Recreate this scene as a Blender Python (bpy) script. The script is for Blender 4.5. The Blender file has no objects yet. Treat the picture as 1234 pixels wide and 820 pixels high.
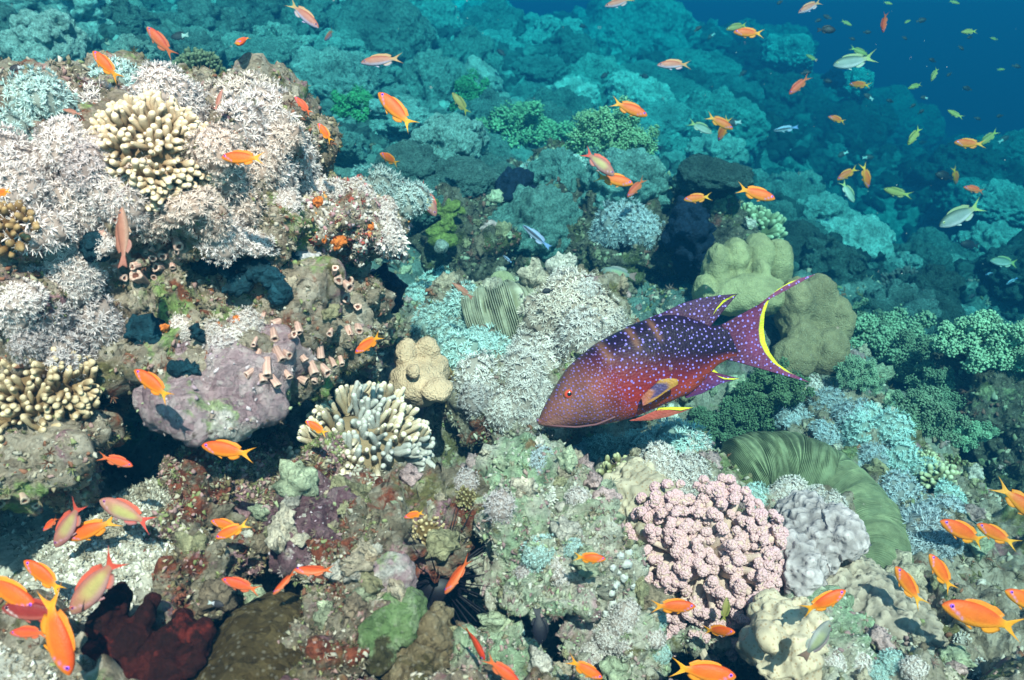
import bpy, bmesh, math, random
import numpy as np
from mathutils import Vector, Matrix
from mathutils.bvhtree import BVHTree

rng = np.random.default_rng(7)
random.seed(7)
S = bpy.context.scene
COL = S.collection
R_ = math.radians

# ------------------------------------------------------------------ camera
PITCH = 22.5
FPX = 968.0                      # focal length in photograph pixels (1234 wide)
cam_d = bpy.data.cameras.new('camera')
cam_d.sensor_width = 36.0
cam_d.lens = FPX / 1234 * 36
cam_d.clip_start = 0.02
cam_d.clip_end = 300
cam = bpy.data.objects.new('camera', cam_d)
COL.objects.link(cam)
cam.rotation_euler = (R_(90 - PITCH), 0, 0)
S.camera = cam
cam_d.dof.use_dof = True
cam_d.dof.focus_distance = 1.25
cam_d.dof.aperture_fstop = 9.0

# ------------------------------------------------------------------ sky, sun, exposure
SUN_EL, SUN_AZ = 52.0, 168.0     # degrees; azimuth of the sun clockwise from +y (it stands behind the camera)
w = bpy.data.worlds.new('World')
S.world = w
w.use_nodes = True
nt = w.node_tree
sky = nt.nodes.new('ShaderNodeTexSky')
sky.sky_type = 'NISHITA'
sky.sun_disc = False
sky.sun_elevation = R_(SUN_EL)
sky.sun_rotation = R_(SUN_AZ)
bg = nt.nodes['Background']
nt.links.new(sky.outputs[0], bg.inputs[0])
bg.inputs[1].default_value = 0.068
sl = bpy.data.lights.new('sun', 'SUN')
sl.energy = 5.0
sl.angle = R_(0.6)
sl.color = (1.0, 0.56, 0.48)
sun = bpy.data.objects.new('sun', sl)
COL.objects.link(sun)
sd = Vector((math.sin(R_(SUN_AZ)) * math.cos(R_(SUN_EL)), math.cos(R_(SUN_AZ)) * math.cos(R_(SUN_EL)), math.sin(R_(SUN_EL))))
sun.rotation_euler = sd.to_track_quat('Z', 'Y').to_euler()
sun.location = sd * 20
S.view_settings.view_transform = 'Standard'
S.view_settings.look = 'None'
S.view_settings.gamma = 1
S.view_settings.use_curve_mapping = False
S.view_settings.exposure = 1.55
S.cycles.use_denoising = True
S.cycles.max_bounces = 5
S.cycles.diffuse_bounces = 2
S.cycles.glossy_bounces = 2
S.cycles.transmission_bounces = 2
S.cycles.transparent_max_bounces = 6
S.cycles.volume_bounces = 0
S.cycles.caustics_reflective = False
S.cycles.caustics_refractive = False
S.cycles.sample_clamp_indirect = 4

# ------------------------------------------------------------------ picture <-> place
CR = Vector((1, 0, 0))
CF = Vector((0, math.cos(R_(PITCH)), -math.sin(R_(PITCH))))
CU = Vector((0, math.sin(R_(PITCH)), math.cos(R_(PITCH))))

def D(px, py):
    return CR * ((px - 617) / FPX) + CU * ((410 - py) / FPX) + CF

def P(px, py, t):
    return D(px, py) * t

# ------------------------------------------------------------------ numpy noise
def _hash(ix, iy, iz, seed):
    h = (ix.astype(np.int64) * 374761393 + iy.astype(np.int64) * 668265263 + iz.astype(np.int64) * 2147483647 + seed * 144269) & 0xffffffff
    h = ((h ^ (h >> 13)) * 1274126177) & 0xffffffff
    h = ((h ^ (h >> 16)) * 2246822519) & 0xffffffff
    return (h ^ (h >> 15)) & 0xffffffff

def vnoise(p, seed=0):
    p = np.asarray(p, float)
    i = np.floor(p).astype(np.int64)
    f = p - i
    f = f * f * f * (f * (f * 6 - 15) + 10)
    out = 0
    for dx in (0, 1):
        wx = f[:, 0] if dx else 1 - f[:, 0]
        for dy in (0, 1):
            wy = f[:, 1] if dy else 1 - f[:, 1]
            for dz in (0, 1):
                wz = f[:, 2] if dz else 1 - f[:, 2]
                out = out + wx * wy * wz * (_hash(i[:, 0] + dx, i[:, 1] + dy, i[:, 2] + dz, seed) / 4294967295.0)
    return out * 2 - 1

def fbm(p, octaves=4, seed=0, gain=0.5):
    p = np.asarray(p, float)
    a, s, q = 1.0, 0, p.copy()
    M = np.array([[0.0, 1.6, 1.2], [-1.6, 0.72, -0.96], [-1.2, -0.96, 1.28]])
    for k in range(octaves):
        s = s + a * vnoise(q, seed + k * 17)
        q = q @ M + 3.7
        a *= gain
    return s

def worley(p, seed=0):
    p = np.asarray(p, float)
    i = np.floor(p).astype(np.int64)
    best = np.full(len(p), 9.0)
    for dx in (-1, 0, 1):
        for dy in (-1, 0, 1):
            for dz in (-1, 0, 1):
                c = i + np.array([dx, dy, dz])
                o = np.stack([_hash(c[:, 0], c[:, 1], c[:, 2], seed + k * 101) / 4294967295.0 for k in range(3)], 1)
                best = np.minimum(best, ((c + o - p) ** 2).sum(1))
    return np.sqrt(best)

# ------------------------------------------------------------------ mesh helpers
def mesh_np(name, V, tris=None, quads=None, col=None, smooth=True):
    me = bpy.data.meshes.new(name)
    V = np.asarray(V, np.float32)
    tris = np.zeros((0, 3), np.int32) if tris is None else np.asarray(tris, np.int32).reshape(-1, 3)
    quads = np.zeros((0, 4), np.int32) if quads is None else np.asarray(quads, np.int32).reshape(-1, 4)
    me.vertices.add(len(V))
    me.vertices.foreach_set('co', V.ravel())
    loops = np.concatenate([tris.ravel(), quads.ravel()])
    me.loops.add(len(loops))
    me.loops.foreach_set('vertex_index', loops)
    n = len(tris) + len(quads)
    me.polygons.add(n)
    st = np.concatenate([np.arange(len(tris)) * 3, len(tris) * 3 + np.arange(len(quads)) * 4]).astype(np.int32)
    me.polygons.foreach_set('loop_start', st)
    if smooth:
        me.polygons.foreach_set('use_smooth', np.ones(n, bool))
    me.update(calc_edges=True)
    if col is not None:
        a = me.color_attributes.new('Col', 'FLOAT_COLOR', 'POINT')
        c = np.ones((len(V), 4), np.float32)
        c[:, :3] = col
        a.data.foreach_set('color', c.ravel())
    return me

class MB:
    """collects pieces into one mesh with a colour per vertex"""
    def __init__(self):
        self.V, self.T, self.Q, self.C, self.n = [], [], [], [], 0
    def add(self, V, T=None, Q=None, C=(1, 1, 1)):
        V = np.asarray(V, float)
        self.V.append(V)
        if T is not None and len(T): self.T.append(np.asarray(T) + self.n)
        if Q is not None and len(Q): self.Q.append(np.asarray(Q) + self.n)
        C = np.asarray(C, float)
        if C.ndim == 1: C = np.tile(C, (len(V), 1))
        self.C.append(C)
        self.n += len(V)
    def add_many(self, V, T, pos, mats, C):
        """template V,T copied to pos (n,3) through mats (n,3,3), colours (n,3) or (n,m,3)"""
        n, m = len(pos), len(V)
        W = np.einsum('nij,mj->nmi', mats, V) + pos[:, None, :]
        TT = (T[None] + (np.arange(n) * m)[:, None, None]).reshape(-1, T.shape[1])
        C = np.asarray(C)
        if C.ndim == 2: C = np.repeat(C[:, None, :], m, 1)
        if T.shape[1] == 3: self.add(W.reshape(-1, 3), T=TT, C=C.reshape(-1, 3))
        else: self.add(W.reshape(-1, 3), Q=TT, C=C.reshape(-1, 3))
    def mesh(self, name, smooth=True):
        return mesh_np(name, np.concatenate(self.V), np.concatenate(self.T) if self.T else None,
                       np.concatenate(self.Q) if self.Q else None, np.concatenate(self.C), smooth)

_ico = {}
def ico(sub):
    if sub not in _ico:
        b = bmesh.new()
        bmesh.ops.create_icosphere(b, subdivisions=sub, radius=1)
        V = np.array([v.co[:] for v in b.verts])
        T = np.array([[v.index for v in f.verts] for f in b.faces])
        b.free()
        _ico[sub] = (V, T)
    return _ico[sub]

def link(name, me, m=None, parent=None):
    o = bpy.data.objects.new(name, me)
    COL.objects.link(o)
    if m is not None and me is not None and not me.materials: me.materials.append(m)
    if parent is not None: o.parent = parent
    return o

def tag(o, label=None, cat=None, group=None, kind=None):
    if label: o['label'] = label
    if cat: o['category'] = cat
    if group: o['group'] = group
    if kind: o['kind'] = kind
    return o

def empty(name):
    o = bpy.data.objects.new(name, None)
    o.empty_display_size = 0.02
    COL.objects.link(o)
    return o

def vnormals(V, T):
    n = np.zeros_like(V)
    fn = np.cross(V[T[:, 1]] - V[T[:, 0]], V[T[:, 2]] - V[T[:, 0]])
    for k in range(3): np.add.at(n, T[:, k], fn)
    return n / (np.linalg.norm(n, axis=1, keepdims=True) + 1e-12)

def blob(ells, voxel):
    """union of ellipsoids (centre, radii[, 3x3 rot]) through a voxel remesh -> V, T"""
    Vs, Ts, n = [], [], 0
    v0, t0 = ico(4)
    for e in ells:
        v = v0 * np.array(e[1])
        if len(e) > 2: v = v @ np.asarray(e[2]).T
        Vs.append(v + np.array(e[0])); Ts.append(t0 + n); n += len(v0)
    me = mesh_np('tmp', np.concatenate(Vs), np.concatenate(Ts))
    o = bpy.data.objects.new('tmp', me)
    COL.objects.link(o)
    md = o.modifiers.new('r', 'REMESH')
    md.mode = 'VOXEL'; md.voxel_size = voxel
    s = o.modifiers.new('s', 'SMOOTH'); s.iterations = 3; s.factor = 0.5
    dg = bpy.context.evaluated_depsgraph_get()
    em = o.evaluated_get(dg).to_mesh()
    em.calc_loop_triangles()
    V = np.zeros(len(em.vertices) * 3, np.float32); em.vertices.foreach_get('co', V)
    T = np.zeros(len(em.loop_triangles) * 3, np.int32); em.loop_triangles.foreach_get('vertices', T)
    o.evaluated_get(dg).to_mesh_clear()
    bpy.data.objects.remove(o); bpy.data.meshes.remove(me)
    return V.reshape(-1, 3).astype(float), T.reshape(-1, 3)

def basis(axis, spin=0.0):
    z = Vector(axis).normalized()
    x = Vector((1, 0, 0)) if abs(z.x) < 0.9 else Vector((0, 1, 0))
    y = z.cross(x).normalized(); x = y.cross(z)
    m = Matrix((x, y, z)).transposed()
    return m @ Matrix.Rotation(spin, 3, 'Z')

def rand_rot(n, r=rng):
    q = r.normal(size=(n, 4)); q /= np.linalg.norm(q, axis=1, keepdims=True)
    w_, x, y, z = q.T
    return np.stack([np.stack([1 - 2 * (y * y + z * z), 2 * (x * y - z * w_), 2 * (x * z + y * w_)], 1),
                     np.stack([2 * (x * y + z * w_), 1 - 2 * (x * x + z * z), 2 * (y * z - x * w_)], 1),
                     np.stack([2 * (x * z - y * w_), 2 * (y * z + x * w_), 1 - 2 * (x * x + y * y)], 1)], 1)

def frames(n, spin):
    """rotation matrices whose z columns are the rows of n"""
    a = np.where(np.abs(n[:, :1]) < 0.9, np.array([[1.0, 0, 0]]), np.array([[0, 1.0, 0]]))
    y = np.cross(n, a); y /= np.linalg.norm(y, axis=1, keepdims=True)
    x = np.cross(y, n)
    c, s = np.cos(spin)[:, None], np.sin(spin)[:, None]
    return np.stack([x * c + y * s, y * c - x * s, n], 2)

# ------------------------------------------------------------------ materials
def new_mat(name, rough=0.85, spec=0.15):
    m = bpy.data.materials.new(name)
    m.use_nodes = True
    b = m.node_tree.nodes['Principled BSDF']
    b.inputs['Roughness'].default_value = rough
    b.inputs['Specular IOR Level'].default_value = spec
    return m, m.node_tree, b

def ramp(nt, fac, stops, interp='LINEAR'):
    r = nt.nodes.new('ShaderNodeValToRGB')
    r.color_ramp.interpolation = interp
    el = r.color_ramp.elements
    while len(el) < len(stops): el.new(0.5)
    for e, (p, c) in zip(el, stops):
        e.position = p
        e.color = (c[0], c[1], c[2], 1) if not isinstance(c, (int, float)) else (c, c, c, 1)
    nt.links.new(fac, r.inputs[0])
    return r.outputs[0]

def noise_n(nt, vec, scale, detail=4, rough=0.6, dist=0.0):
    n = nt.nodes.new('ShaderNodeTexNoise')
    n.inputs['Scale'].default_value = scale
    n.inputs['Detail'].default_value = detail
    n.inputs['Roughness'].default_value = rough
    n.inputs['Distortion'].default_value = dist
    nt.links.new(vec, n.inputs['Vector'])
    return n

def voro(nt, vec, scale, feature='F1', rand=1.0, dims='3D'):
    v = nt.nodes.new('ShaderNodeTexVoronoi')
    v.voronoi_dimensions = dims
    v.feature = feature
    v.inputs['Scale'].default_value = scale
    v.inputs['Randomness'].default_value = rand
    nt.links.new(vec, v.inputs['Vector'])
    return v

def mix(nt, fac, a, b, mode='MIX'):
    n = nt.nodes.new('ShaderNodeMix')
    n.data_type = 'RGBA'; n.blend_type = mode
    for sock, v in ((n.inputs[0], fac), (n.inputs[6], a), (n.inputs[7], b)):
        if isinstance(v, (int, float)): sock.default_value = v
        elif isinstance(v, tuple): sock.default_value = (*v, 1)
        else: nt.links.new(v, sock)
    return n.outputs[2]

def bump(nt, b, h, strength, dist, prev=None):
    n = nt.nodes.new('ShaderNodeBump')
    n.inputs['Strength'].default_value = strength
    n.inputs['Distance'].default_value = dist
    nt.links.new(h, n.inputs['Height'])
    if prev is not None: nt.links.new(prev, n.inputs['Normal'])
    nt.links.new(n.outputs[0], b.inputs['Normal'])
    return n.outputs[0]

def objco(nt):
    return nt.nodes.new('ShaderNodeTexCoord').outputs['Object']

def rock_mat(name, base, patches, scale=1.0, bump_d=0.012, speck=0.25):
    """base: ramp colours dark..light; patches: (colour, noise scale, threshold, softness)"""
    m, nt, b = new_mat(name)
    co = objco(nt)
    n1 = noise_n(nt, co, 16 * scale, 7, 0.72, 0.4)
    st = [(0.28 + 0.44 * i / (len(base) - 1), c) for i, c in enumerate(base)]
    c = ramp(nt, n1.outputs['Fac'], st)
    v1 = voro(nt, co, 85 * scale)
    c = mix(nt, 0.45, c, ramp(nt, v1.outputs['Color'], [(0.0, base[0]), (0.5, base[len(base) // 2]), (1.0, base[-1])]))
    for k, (pc, ps, th, so) in enumerate(patches):
        mp = nt.nodes.new('ShaderNodeVectorMath'); mp.operation = 'ADD'
        mp.inputs[1].default_value = (3.1 * k + 1.7, -2.3 * k, 5.9 * k)
        nt.links.new(co, mp.inputs[0])
        pn = noise_n(nt, mp.outputs[0], ps * scale, 5, 0.65, 0.3)
        f = ramp(nt, pn.outputs['Fac'], [(th, 0.0), (min(th + so, 1.0), 1.0)])
        vn = noise_n(nt, mp.outputs[0], 70 * scale, 4, 0.7)
        pcv = mix(nt, ramp(nt, vn.outputs['Fac'], [(0.35, 0.0), (0.65, 1.0)]), tuple(0.5 * x for x in pc), tuple(min(1, 1.25 * x) for x in pc))
        c = mix(nt, f, c, pcv)
    if speck:
        v2 = voro(nt, co, 130 * scale)
        f = ramp(nt, v2.outputs['Distance'], [(0.16, speck), (0.30, 0.0)])
        c = mix(nt, f, c, (0.5, 0.47, 0.4))
    nt.links.new(c, b.inputs['Base Color'])
    h1 = noise_n(nt, co, 45 * scale, 8, 0.75)
    p = bump(nt, b, h1.outputs['Fac'], 0.9, bump_d * 2.2)
    v3 = voro(nt, co, 95 * scale, 'SMOOTH_F1')
    bump(nt, b, v3.outputs['Distance'], 0.7, bump_d, p)
    return m

def vcol_mat(name, rough=0.8, spec=0.2, noise=(60, 0.35), bump_s=None, sss=0.0, dots=None, trans=0.0):
    """colour attribute x object colour x noise mottling"""
    m, nt, b = new_mat(name, rough, spec)
    a = nt.nodes.new('ShaderNodeAttribute'); a.attribute_name = 'Col'
    oi = nt.nodes.new('ShaderNodeObjectInfo')
    c = mix(nt, 1.0, a.outputs['Color'], oi.outputs['Color'], 'MULTIPLY')
    co = objco(nt)
    if noise:
        n = noise_n(nt, co, noise[0], 5, 0.65)
        c = mix(nt, 1.0, c, ramp(nt, n.outputs['Fac'], [(0.3, 1 - noise[1]), (0.68, 1 + noise[1])]), 'MULTIPLY')
    if dots:
        v = voro(nt, co, dots[0])
        f = ramp(nt, v.outputs['Distance'], [(dots[1], dots[2]), (dots[1] + 0.12, 0.0)])
        c = mix(nt, f, c, dots[3])
    nt.links.new(c, b.inputs['Base Color'])
    pv = None
    for (kind, sc, st, d) in (bump_s or []):
        h = noise_n(nt, co, sc, 5, 0.7).outputs['Fac'] if kind == 'n' else voro(nt, co, sc, 'SMOOTH_F1').outputs['Distance']
        pv = bump(nt, b, h, st, d, pv)
    if trans:
        b.inputs['Subsurface Weight'].default_value = trans
        b.inputs['Subsurface Radius'].default_value = (0.004, 0.003, 0.003)
        b.inputs['Subsurface Scale'].default_value = 1.0
    return m

EARTH = [(0.07, 0.05, 0.035), (0.22, 0.17, 0.115), (0.38, 0.31, 0.225), (0.54, 0.46, 0.36), (0.7, 0.63, 0.53)]
PALE = [(0.2, 0.16, 0.11), (0.42, 0.36, 0.27), (0.58, 0.53, 0.42), (0.68, 0.64, 0.53), (0.78, 0.75, 0.66)]
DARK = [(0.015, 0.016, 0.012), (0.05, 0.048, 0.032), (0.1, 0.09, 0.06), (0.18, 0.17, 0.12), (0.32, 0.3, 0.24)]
ROSE, RUST, OLIVE, MOSS, LILAC = (0.42, 0.23, 0.25), (0.26, 0.09, 0.045), (0.2, 0.175, 0.07), (0.3, 0.42, 0.14), (0.42, 0.3, 0.4)
M_seabed = rock_mat('seabed_crust', EARTH, [((0.34, 0.17, 0.18), 8, 0.56, 0.05), (OLIVE, 9, 0.55, 0.06), ((0.26, 0.32, 0.14), 8, 0.58, 0.06), (RUST, 12, 0.61, 0.05), ((0.56, 0.5, 0.4), 6, 0.56, 0.1)])
def seabed_far():
    nt = M_seabed.node_tree; b = nt.nodes['Principled BSDF']
    near = b.inputs['Base Color'].links[0].from_socket
    co = objco(nt)
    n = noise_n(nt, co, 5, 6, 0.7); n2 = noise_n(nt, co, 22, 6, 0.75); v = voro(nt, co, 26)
    far = ramp(nt, n2.outputs['Fac'], [(0.3, (0.03, 0.06, 0.055)), (0.5, (0.1, 0.17, 0.15)), (0.62, (0.24, 0.36, 0.33)), (0.75, (0.36, 0.5, 0.46))])  # teal of light through water painted into the distant ground, little red
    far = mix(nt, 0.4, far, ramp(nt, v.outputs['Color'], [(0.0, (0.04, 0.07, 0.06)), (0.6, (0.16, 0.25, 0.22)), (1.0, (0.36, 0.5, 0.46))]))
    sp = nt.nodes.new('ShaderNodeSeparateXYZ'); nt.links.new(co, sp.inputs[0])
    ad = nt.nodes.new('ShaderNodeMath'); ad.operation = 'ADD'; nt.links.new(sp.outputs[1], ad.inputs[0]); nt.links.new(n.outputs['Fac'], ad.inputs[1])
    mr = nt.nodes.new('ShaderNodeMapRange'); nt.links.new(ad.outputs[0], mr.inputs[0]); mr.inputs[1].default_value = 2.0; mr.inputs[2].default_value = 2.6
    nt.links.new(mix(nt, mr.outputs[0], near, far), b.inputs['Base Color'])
seabed_far()
M_rock = rock_mat('encrusted_rock', EARTH, [(ROSE, 9, 0.58, 0.05), (MOSS, 8, 0.6, 0.05), (RUST, 11, 0.6, 0.05), (OLIVE, 7, 0.58, 0.06)])
M_rustrock = rock_mat('rusty_rock', [(0.05, 0.04, 0.028), (0.14, 0.11, 0.075), (0.26, 0.21, 0.145), (0.4, 0.34, 0.25), (0.58, 0.52, 0.43)], [((0.27, 0.075, 0.04), 9, 0.5, 0.06), (OLIVE, 7, 0.55, 0.06), (ROSE, 12, 0.57, 0.05), ((0.5, 0.45, 0.3), 14, 0.62, 0.05)])
M_palerock = rock_mat('pale_rock', PALE, [((0.4, 0.52, 0.33), 5, 0.53, 0.1), ((0.55, 0.36, 0.36), 8, 0.6, 0.06), (OLIVE, 11, 0.61, 0.05), ((0.3, 0.2, 0.1), 9, 0.63, 0.06)])
M_darkrock = rock_mat('dark_rock', DARK, [((0.12, 0.13, 0.05), 6, 0.55, 0.06), ((0.26, 0.3, 0.16), 9, 0.62, 0.05), ((0.2, 0.08, 0.06), 8, 0.63, 0.05)])  # dark brown is this rock's own colour
M_lilac = rock_mat('lilac_coralline', [(0.16, 0.09, 0.1), (0.32, 0.2, 0.22), (0.47, 0.32, 0.34), (0.58, 0.44, 0.45), (0.7, 0.61, 0.58)], [((0.4, 0.46, 0.25), 11, 0.58, 0.04), ((0.72, 0.66, 0.6), 8, 0.55, 0.06), ((0.24, 0.12, 0.06), 9, 0.6, 0.05), ((0.1, 0.07, 0.05), 10, 0.64, 0.04)])
M_purple = rock_mat('purple_coralline', [(0.04, 0.02, 0.024), (0.1, 0.05, 0.06), (0.2, 0.1, 0.12), (0.3, 0.18, 0.19), (0.44, 0.33, 0.33)], [((0.2, 0.17, 0.08), 8, 0.58, 0.06), ((0.55, 0.45, 0.42), 12, 0.64, 0.04)])
M_sand = rock_mat('coral_sand', [(0.2, 0.18, 0.14), (0.34, 0.31, 0.25), (0.48, 0.45, 0.38), (0.6, 0.57, 0.49), (0.7, 0.68, 0.6)], [((0.25, 0.2, 0.13), 9, 0.62, 0.05)], scale=1.6, bump_d=0.003, speck=0.5)
M_lime = rock_mat('lime_crust', [(0.05, 0.07, 0.03), (0.12, 0.19, 0.07), (0.2, 0.31, 0.12), (0.3, 0.4, 0.2), (0.46, 0.5, 0.36)], [((0.25, 0.17, 0.17), 16, 0.6, 0.05), ((0.1, 0.09, 0.04), 14, 0.6, 0.05)])
M_brown = rock_mat('brown_dome_crust', [(0.02, 0.014, 0.006), (0.05, 0.034, 0.012), (0.09, 0.062, 0.022), (0.14, 0.1, 0.04), (0.25, 0.19, 0.09)], [((0.3, 0.26, 0.16), 14, 0.64, 0.05)])
M_maroon = rock_mat('maroon_sponge', [(0.006, 0.003, 0.003), (0.016, 0.006, 0.005), (0.035, 0.009, 0.007), (0.075, 0.013, 0.01), (0.16, 0.025, 0.018)], [((0.22, 0.03, 0.02), 13, 0.6, 0.05), ((0.01, 0.005, 0.005), 18, 0.58, 0.06)], speck=0.0)
M_honey = rock_mat('honeycomb_coral', [(0.06, 0.042, 0.018), (0.16, 0.115, 0.055), (0.27, 0.2, 0.11), (0.38, 0.3, 0.18), (0.5, 0.42, 0.28)], [((0.1, 0.08, 0.03), 12, 0.6, 0.05)])
M_xenia = vcol_mat('soft_coral_flesh', 0.7, 0.15, (40, 0.15), None)
def soften(m, f):
    nt = m.node_tree; b = nt.nodes['Principled BSDF']; out = nt.nodes['Material Output']
    tr = nt.nodes.new('ShaderNodeBsdfTranslucent'); mx = nt.nodes.new('ShaderNodeMixShader'); mx.inputs[0].default_value = f
    nt.links.new(b.inputs['Base Color'].links[0].from_socket, tr.inputs['Color'])
    nt.links.new(b.outputs[0], mx.inputs[1]); nt.links.new(tr.outputs[0], mx.inputs[2]); nt.links.new(mx.outputs[0], out.inputs['Surface'])
soften(M_xenia, 0.2)
M_coral = vcol_mat('stony_coral', 0.85, 0.15, (70, 0.25), [('n', 220, 0.35, 0.003)])
M_polyp = vcol_mat('leather_coral', 0.85, 0.1, (40, 0.22), [('n', 150, 0.6, 0.006), ('v', 330, 0.7, 0.004)], dots=(330, 0.16, 0.35, (0.75, 0.7, 0.55)))
M_pore = vcol_mat('pored_coral', 0.85, 0.1, (25, 0.2), [('n', 120, 0.3, 0.004)], dots=(190, 0.22, 0.55, (0.3, 0.16, 0.07)))
M_knob = vcol_mat('knobbed_coral', 0.85, 0.12, (50, 0.3), [('v', 130, 0.9, 0.006), ('n', 300, 0.3, 0.002)])
M_far = vcol_mat('reef_coral', 0.9, 0.08, (22, 0.4), [('v', 16, 0.9, 0.05), ('n', 30, 0.8, 0.03)])
M_sponge = vcol_mat('sponge_flesh', 0.75, 0.15, (75, 0.6), [('n', 110, 0.9, 0.012), ('v', 150, 0.6, 0.006)])
M_turf = vcol_mat('turf_and_crust', 0.9, 0.1, None)
M_lumps = vcol_mat('small_coral_lumps', 0.9, 0.08, (14, 0.45), [('v', 22, 1.0, 0.05), ('n', 45, 0.9, 0.03)])
M_stone = vcol_mat('rubble_stone', 0.9, 0.1, (70, 0.5), [('n', 120, 1.0, 0.012), ('v', 160, .8, .006)])
M_fish = vcol_mat('fish_skin', 0.5, 0.25, (7, 0.12), [('v', 55, 0.12, 0.006)])
M_eye = vcol_mat('fish_eye', 0.15, 0.5, None)

# ------------------------------------------------------------------ terrain
ctl = [  # (px, py, depth along the view axis) read off the photograph
    (0, 820, .70), (200, 820, .72), (400, 820, .76), (617, 820, .82), (850, 820, .88), (1050, 820, .97), (1234, 820, 1.02),
    (0, 700, .82), (200, 700, .88), (400, 700, .95), (617, 700, 1.0), (850, 700, 1.08), (1050, 700, 1.18), (1234, 700, 1.32),
    (0, 610, 1.0), (120, 590, 1.1), (250, 560, 1.22), (400, 600, 1.12), (617, 600, 1.18), (850, 600, 1.3), (1050, 600, 1.5), (1234, 600, 1.75),
    (250, 500, 1.35), (430, 500, 1.35), (520, 500, 1.38), (617, 500, 1.45), (850, 500, 1.65), (1000, 500, 1.8), (1234, 500, 2.3),
    (500, 400, 1.75), (617, 400, 1.85), (750, 400, 1.95), (900, 400, 2.1), (1050, 400, 2.4), (1234, 400, 3.0),
    (480, 300, 2.3), (617, 300, 2.6), (800, 300, 2.9), (920, 300, 3.2), (1050, 300, 4.6), (1234, 300, 4.2),
    (430, 200, 3.0), (520, 200, 3.3), (617, 200, 3.8), (800, 200, 4.6), (950, 200, 5.8), (1100, 210, 7.5), (1234, 210, 7.5),
    (430, 100, 4.4), (617, 100, 6.3), (800, 100, 8.0), (900, 110, 9.6),
    (60, 80, 2.8), (200, 80, 3.2), (60, 40, 3.6), (300, 40, 4.6), (450, 40, 6.0), (600, 45, 8.5), (700, 60, 10.0)]
pts = [tuple(P(*c)) for c in ctl]
for th, r, z in ((-45, 3.5, -.02), (-33, 5, -.02), (-22, 8, -.03), (-10, 12, -.15), (0, 14, -.15), (7, 13, -.12), (12.5, 12.5, -.3), (17, 11.5, -.7), (24, 12, -1.75), (32, 12, -2.1), (45, 10, -2.1),
                 (-45, 1.2, -.55), (45, 1.2, -.8), (-45, .6, -.6), (45, .6, -.65), (45, 3, -1.3), (-45, 2, -.25)):
    pts.append((r * math.sin(R_(th)), r * math.cos(R_(th)), z))
pts = np.array(pts)
rr = np.hypot(pts[:, 0], pts[:, 1])
XY = np.stack([np.arctan2(pts[:, 0], pts[:, 1]) * 1.6, np.log(rr)], 1)
def _tps(d): return np.where(d > 1e-9, d * d * np.log(d + 1e-12), 0)
n_ = len(pts)
A = np.zeros((n_ + 3, n_ + 3))
A[:n_, :n_] = _tps(np.linalg.norm(XY[:, None] - XY[None], axis=2)) + np.eye(n_) * 0.01
A[:n_, n_] = A[n_, :n_] = 1
A[:n_, n_ + 1:] = XY; A[n_ + 1:, :n_] = XY.T
sol = np.linalg.solve(A, np.concatenate([pts[:, 2] / rr, np.zeros(3)]))

PITS = [(650, 720, 1.08, .17, .4), (860, 770, 1.12, .1, .3), (560, 770, .95, .06, .15), (590, 735, 1.02, .09, .28), (650, 750, 1.02, .1, .3), (715, 750, 1.04, .09, .26), (530, 690, 1.05, .08, .28), (200, 545, 1.2, .16, .10), (300, 700, .95, .07, .1), (60, 605, 1.1, .1, .1),
        (835, 775, 1.1, .13, .26), (445, 600, 1.15, .12, .2), (1010, 745, 1.2, .06, .12), (560, 520, 1.4, .1, .1), (880, 500, 1.75, .16, .16), (1060, 275, 5.4, 1.0, .9), (1100, 260, 6.0, 1.0, .7), (1230, 560, 2.0, .2, .15), (690, 520, 1.5, .12, .1),
        (1190, 380, 3.2, .35, .25), (700, 310, 2.7, .2, .2)]

def ground_z(x, y):
    r = np.hypot(x, y); th = np.clip(np.arctan2(x, y), -R_(48), R_(48))
    rc = np.clip(r, 0.5, 12.5)
    q = np.stack([th * 1.6, np.log(rc)], 1)
    out = np.zeros(len(x))
    for s in range(0, len(x), 60000):
        e = slice(s, s + 60000)
        out[e] = _tps(np.linalg.norm(q[e, None] - XY[None], axis=2)) @ sol[:n_] + sol[n_] + q[e] @ sol[n_ + 1:]
    z = out * rc - np.maximum(r - 12.5, 0) * 0.10
    p = np.stack([x, y, np.zeros_like(x)], 1)
    near = np.clip((3.2 - r) / 2.0, 0, 1)
    z = z + (0.05 * fbm(p * 4.0, 3, 5) + 0.035 * fbm(p * 11, 4, 9) + 0.02 * (0.5 - worley(p * 14, 3)) + 0.008 * fbm(p * 60, 2, 4)) * (0.55 + 0.65 * near)
    z = z + np.clip((r - 2.0) / 3, 0, 1) * (0.09 * fbm(p * 1.8, 3, 21) + 0.07 * (0.5 - worley(p * 2.7, 8)))
    for px, py, t_, rad_, dep in PITS:
        c = P(px, py, t_)
        d2 = ((x - c.x) ** 2 + (y - c.y) ** 2) / rad_ ** 2
        z = z - dep * np.exp(-d2 ** 1.5)
    return np.minimum(z, 0.02)

NRAD = 480
th = np.concatenate([np.linspace(-85, -40, 60), np.linspace(-39.8, 39.8, 760), np.linspace(40, 85, 60)])
rad = np.exp(np.linspace(math.log(0.3), math.log(45), NRAD))
TH, RA = np.meshgrid(np.radians(th), rad)
gx, gy = (RA * np.sin(TH)).ravel(), (RA * np.cos(TH)).ravel()
gz = ground_z(gx, gy)
na = len(th)
ii = (np.arange(NRAD - 1)[:, None] * na + np.arange(na - 1)[None]).ravel()
gq = np.stack([ii, ii + 1, ii + na + 1, ii + na], 1)
gV = np.stack([gx, gy, gz], 1)
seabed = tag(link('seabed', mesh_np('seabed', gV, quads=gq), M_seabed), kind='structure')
BVHS = [BVHTree.FromPolygons(gV.tolist(), gq.tolist())]

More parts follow.
